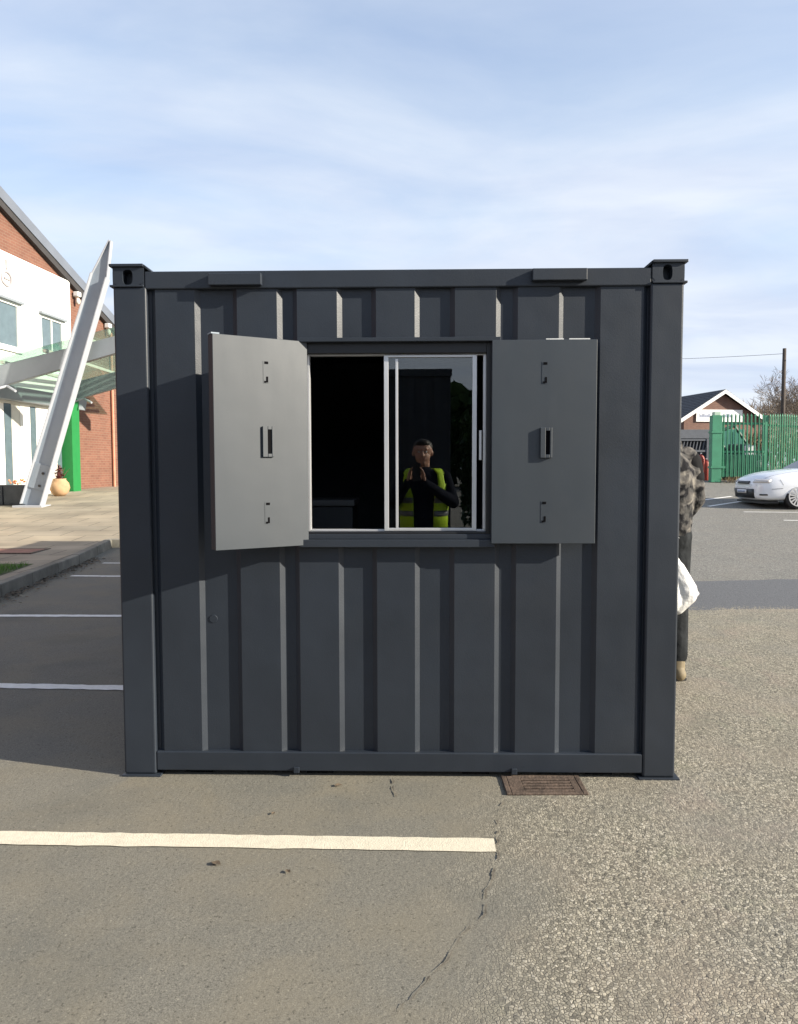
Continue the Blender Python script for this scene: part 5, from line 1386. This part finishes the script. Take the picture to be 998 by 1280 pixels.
# ---- photographer behind the camera (seen mirrored in the window pane)
ph = thing('person', 'person in open yellow hi-vis vest over navy clothes holding a phone, mirrored in the window', 'person', (.06, -.40, 0), 0)
def V3(x, y, z): return (x, y, z)
mb = MB(); hd = (-.01, .02, 1.50)
head(mb, hd, (0, 1, 0)); mb.cap((0, -.02, 1.30), (0, .0, 1.43), .058, .055)
mb.cap((-.07, 0, 1.16), (.07, 0, 1.16), .115, .115); mb.cap((0, 0, .88), (0, 0, 1.2), .12, .13); mb.cap((-.13, -.01, 1.29), (.13, -.01, 1.29), .055, .055); mb.cap((-.07, 0, .86), (.07, 0, .86), .11, .11)
pR = [(.185, 0, 1.28), (.27, .06, 1.05), (.012, .340, 1.235)]; pL = [(-.185, 0, 1.28), (-.27, .08, 1.05), (-.135, .340, 1.235)]
for arm in (pR, pL): tube(mb, arm, [.05, .042, .028])
hand(mb, pR[2], (-.018, .012, .09), (-.9, .25, 0), 1, .40); hand(mb, pL[2], (.018, .012, .09), (.9, .25, 0), -1, .40)
lgs = ([(.10, 0, .86), (.12, .03, .46), (.12, 0, .08)], [(-.10, 0, .86), (-.12, .03, .46), (-.13, .02, .08)])
for lg in lgs:
    tube(mb, lg, [.09, .06, .042]); a = Vector(lg[2]); mb.cap(a + Vector((0, 0, -.04)), a + Vector((0, .16, -.05)), .036, .030)
mb.grown('body', M['skin'], ph, .0065, 3); face_parts(ph, hd, (0, 1, 0))
mb = MB()
mb.cap((-.08, 0, 1.16), (.08, 0, 1.16), .135, .135); mb.cap((-.06, 0, .86), (.06, 0, .86), .145, .145); mb.cap((0, .012, .93), (0, .012, 1.24), .147, .135); mb.cap((-.06, 0, .9), (-.08, 0, 1.16), .14, .14); mb.cap((.06, 0, .9), (.08, 0, 1.16), .14, .14); mb.cap((-.15, -.01, 1.285), (.15, -.01, 1.285), .068, .068); mb.cap((0, -.02, 1.30), (0, -.02, 1.355), .068, .066)
for arm in (pR, pL): tube(mb, arm, [.068, .058, .040])
mb.grown('jumper', M['navy'], ph, .008, 3)
mb = MB()
for lg in lgs: tube(mb, lg, [.115, .082, .065])
mb.cap((-.07, 0, .86), (.07, 0, .86), .125, .125); mb.grown('trousers', M['jeans'], ph, .008, 3)
for lg in lgs:
    a = Vector(lg[2]); mb = MB(); mb.cap(a + Vector((0, 0, -.03)), a + Vector((0, 0, .06)), .055, .057); mb.cap(a + Vector((0, 0, -.04)), a + Vector((0, .17, -.045)), .046, .036); mb.grown('boot', M['plastic'], ph, .008, 2)
# open vest: shell rings with a gap at the front
def vest():
    mb = MB(); tp_ = MB()
    rings = [(.80, .215, .165), (.95, .218, .168), (1.10, .232, .168), (1.22, .235, .160), (1.31, .215, .118), (1.355, .15, .09)]
    n = 44; rows = []
    for z, rx, ry in rings:
        gap = R(24) if z < 1.2 else R(34); row = []
        for i in range(n+1):
            a = math.pi/2 + gap + (2*math.pi - 2*gap)*i/n
            row.append((rx*math.cos(a), ry*math.sin(a) - .005, z))
        rows.append(row)
    for row in rows: mb.v += row
    for j in range(len(rows)-1):
        for i in range(n):
            z = rings[j][0]
            if z >= 1.09 and z < 1.3:      # arm holes
                xm = abs(rows[j][i][0] + rows[j][i+1][0])/2
                if xm > .195: continue
            mb.f.append((j*(n+1)+i, j*(n+1)+i+1, (j+1)*(n+1)+i+1, (j+1)*(n+1)+i))
    o = mb.build('hi_vis_vest', M['hivis'], ph, smooth=True); s = o.modifiers.new('thick', 'SOLIDIFY'); s.thickness = .006; s.offset = 1
    for z0 in (.925, 1.045):
        b = MB()
        for k, z in enumerate((z0, z0 + .05)):
            for i in range(n+1):
                gap = R(24); a = math.pi/2 + gap + (2*math.pi - 2*gap)*i/n
                rx = .2165 + .008 + (.012 if z > 1.0 else 0); b.v.append((rx*math.cos(a), .176*math.sin(a) - .005, z))
        for i in range(n): b.f.append((i, i+1, n+2+i, n+1+i))
        t = b.build('reflective_tape', M['tape'], o, smooth=True); s = t.modifiers.new('thick', 'SOLIDIFY'); s.thickness = .003; s.offset = 1
vest()
phone = thing('phone', 'dark phone held upright in front of the photographer', 'phone', (0, -.022, CAM_H - .055))
MB().box(-.037, .037, -.004, .004, -.078, .078).build('phone_case', M['plastic'], phone, bevel=.003)
MB().box(-.034, .034, -.0055, -.0042, -.074, .074).build('screen', M['car_glass'], phone)

# ================================================================== BEHIND THE CAMERA (mirrored in the pane)
sc = thing('storage_container', 'dark steel storage container mirrored in the sliding window pane', 'container', (-2.6, -7.35, 0))
mb = MB(); x = -3.0
while x < 2.95: mb.box(x, x + .12, -.03, .0, .15, 3.0); mb.box(x + .12, x + .24, -.07, -.04, .15, 3.0); x += .24
mb.build('corrugated_face', M['paint'], sc)
MB().box(-3.05, 3.06, -2.4, -.08, .1, 3.08).build('body', M['paint'], sc)
mb = MB().box(-3.06, 3.08, -.075, .03, 3.002, 3.13).box(-3.06, 3.08, -.075, .03, .02, .148); mb.build('rail', M['paint'], sc)
for i, (x, y, s) in enumerate(((7, -36, .52), (12.5, -40, .60), (3.2, -41, .47))):
    bare_tree(i % 2 + 0, (x, y, 0), s, i*1.3, ['bushy bare tree mirrored in the pane right of the dark container', 'second bare tree mirrored near the pane right edge', 'third bare tree mirrored low behind the dark container'][i], 'bare trees behind the photographer')

def leafy_mass(name, x0, x1, y0, y1, hfun, n, s, material):
    mb = MB()
    for i in range(n):
        x = rnd.uniform(x0, x1); h = hfun(x)*rnd.random()**.6; c = Vector((x, rnd.uniform(y0, y1), h))
        a = Vector((rnd.gauss(0, 1), rnd.gauss(0, 1), rnd.gauss(0, 1))).normalized(); b_ = a.orthogonal().normalized()
        mb.add([c - a*s, c - b_*s*.6, c + a*s, c + b_*s*.6], [(0, 1, 2, 3)])
    return mb.build(name, material)
o = leafy_mass('evergreen_hedge', .75, 10, -10.4, -9.2, lambda x: 2.2 + .2*math.sin(x*2.3), 26000, .09, M['leaf']); tag(o, 'dark evergreen hedge mirrored low in the pane beside the dark container', 'hedge', kind='stuff')
o = leafy_mass('tree_belt', -40, 60, -46, -40, lambda x: 5.4 + .9*math.sin(x*.5) + .5*math.sin(x*1.7), 26000, .5, M['leaf']); tag(o, 'dark belt of trees mirrored in the pane behind the dark container', 'woodland', kind='stuff')

# finishing: keep the smooth groups tidy
for o in list(bpy.data.objects):
    if o.name.startswith('window_surround') and o.type == 'EMPTY' and not o.children: bpy.data.objects.remove(o)
for o in list(bpy.data.objects):
    if o.type == 'EMPTY' and len(o.users_collection) == 0: bpy.data.objects.remove(o)
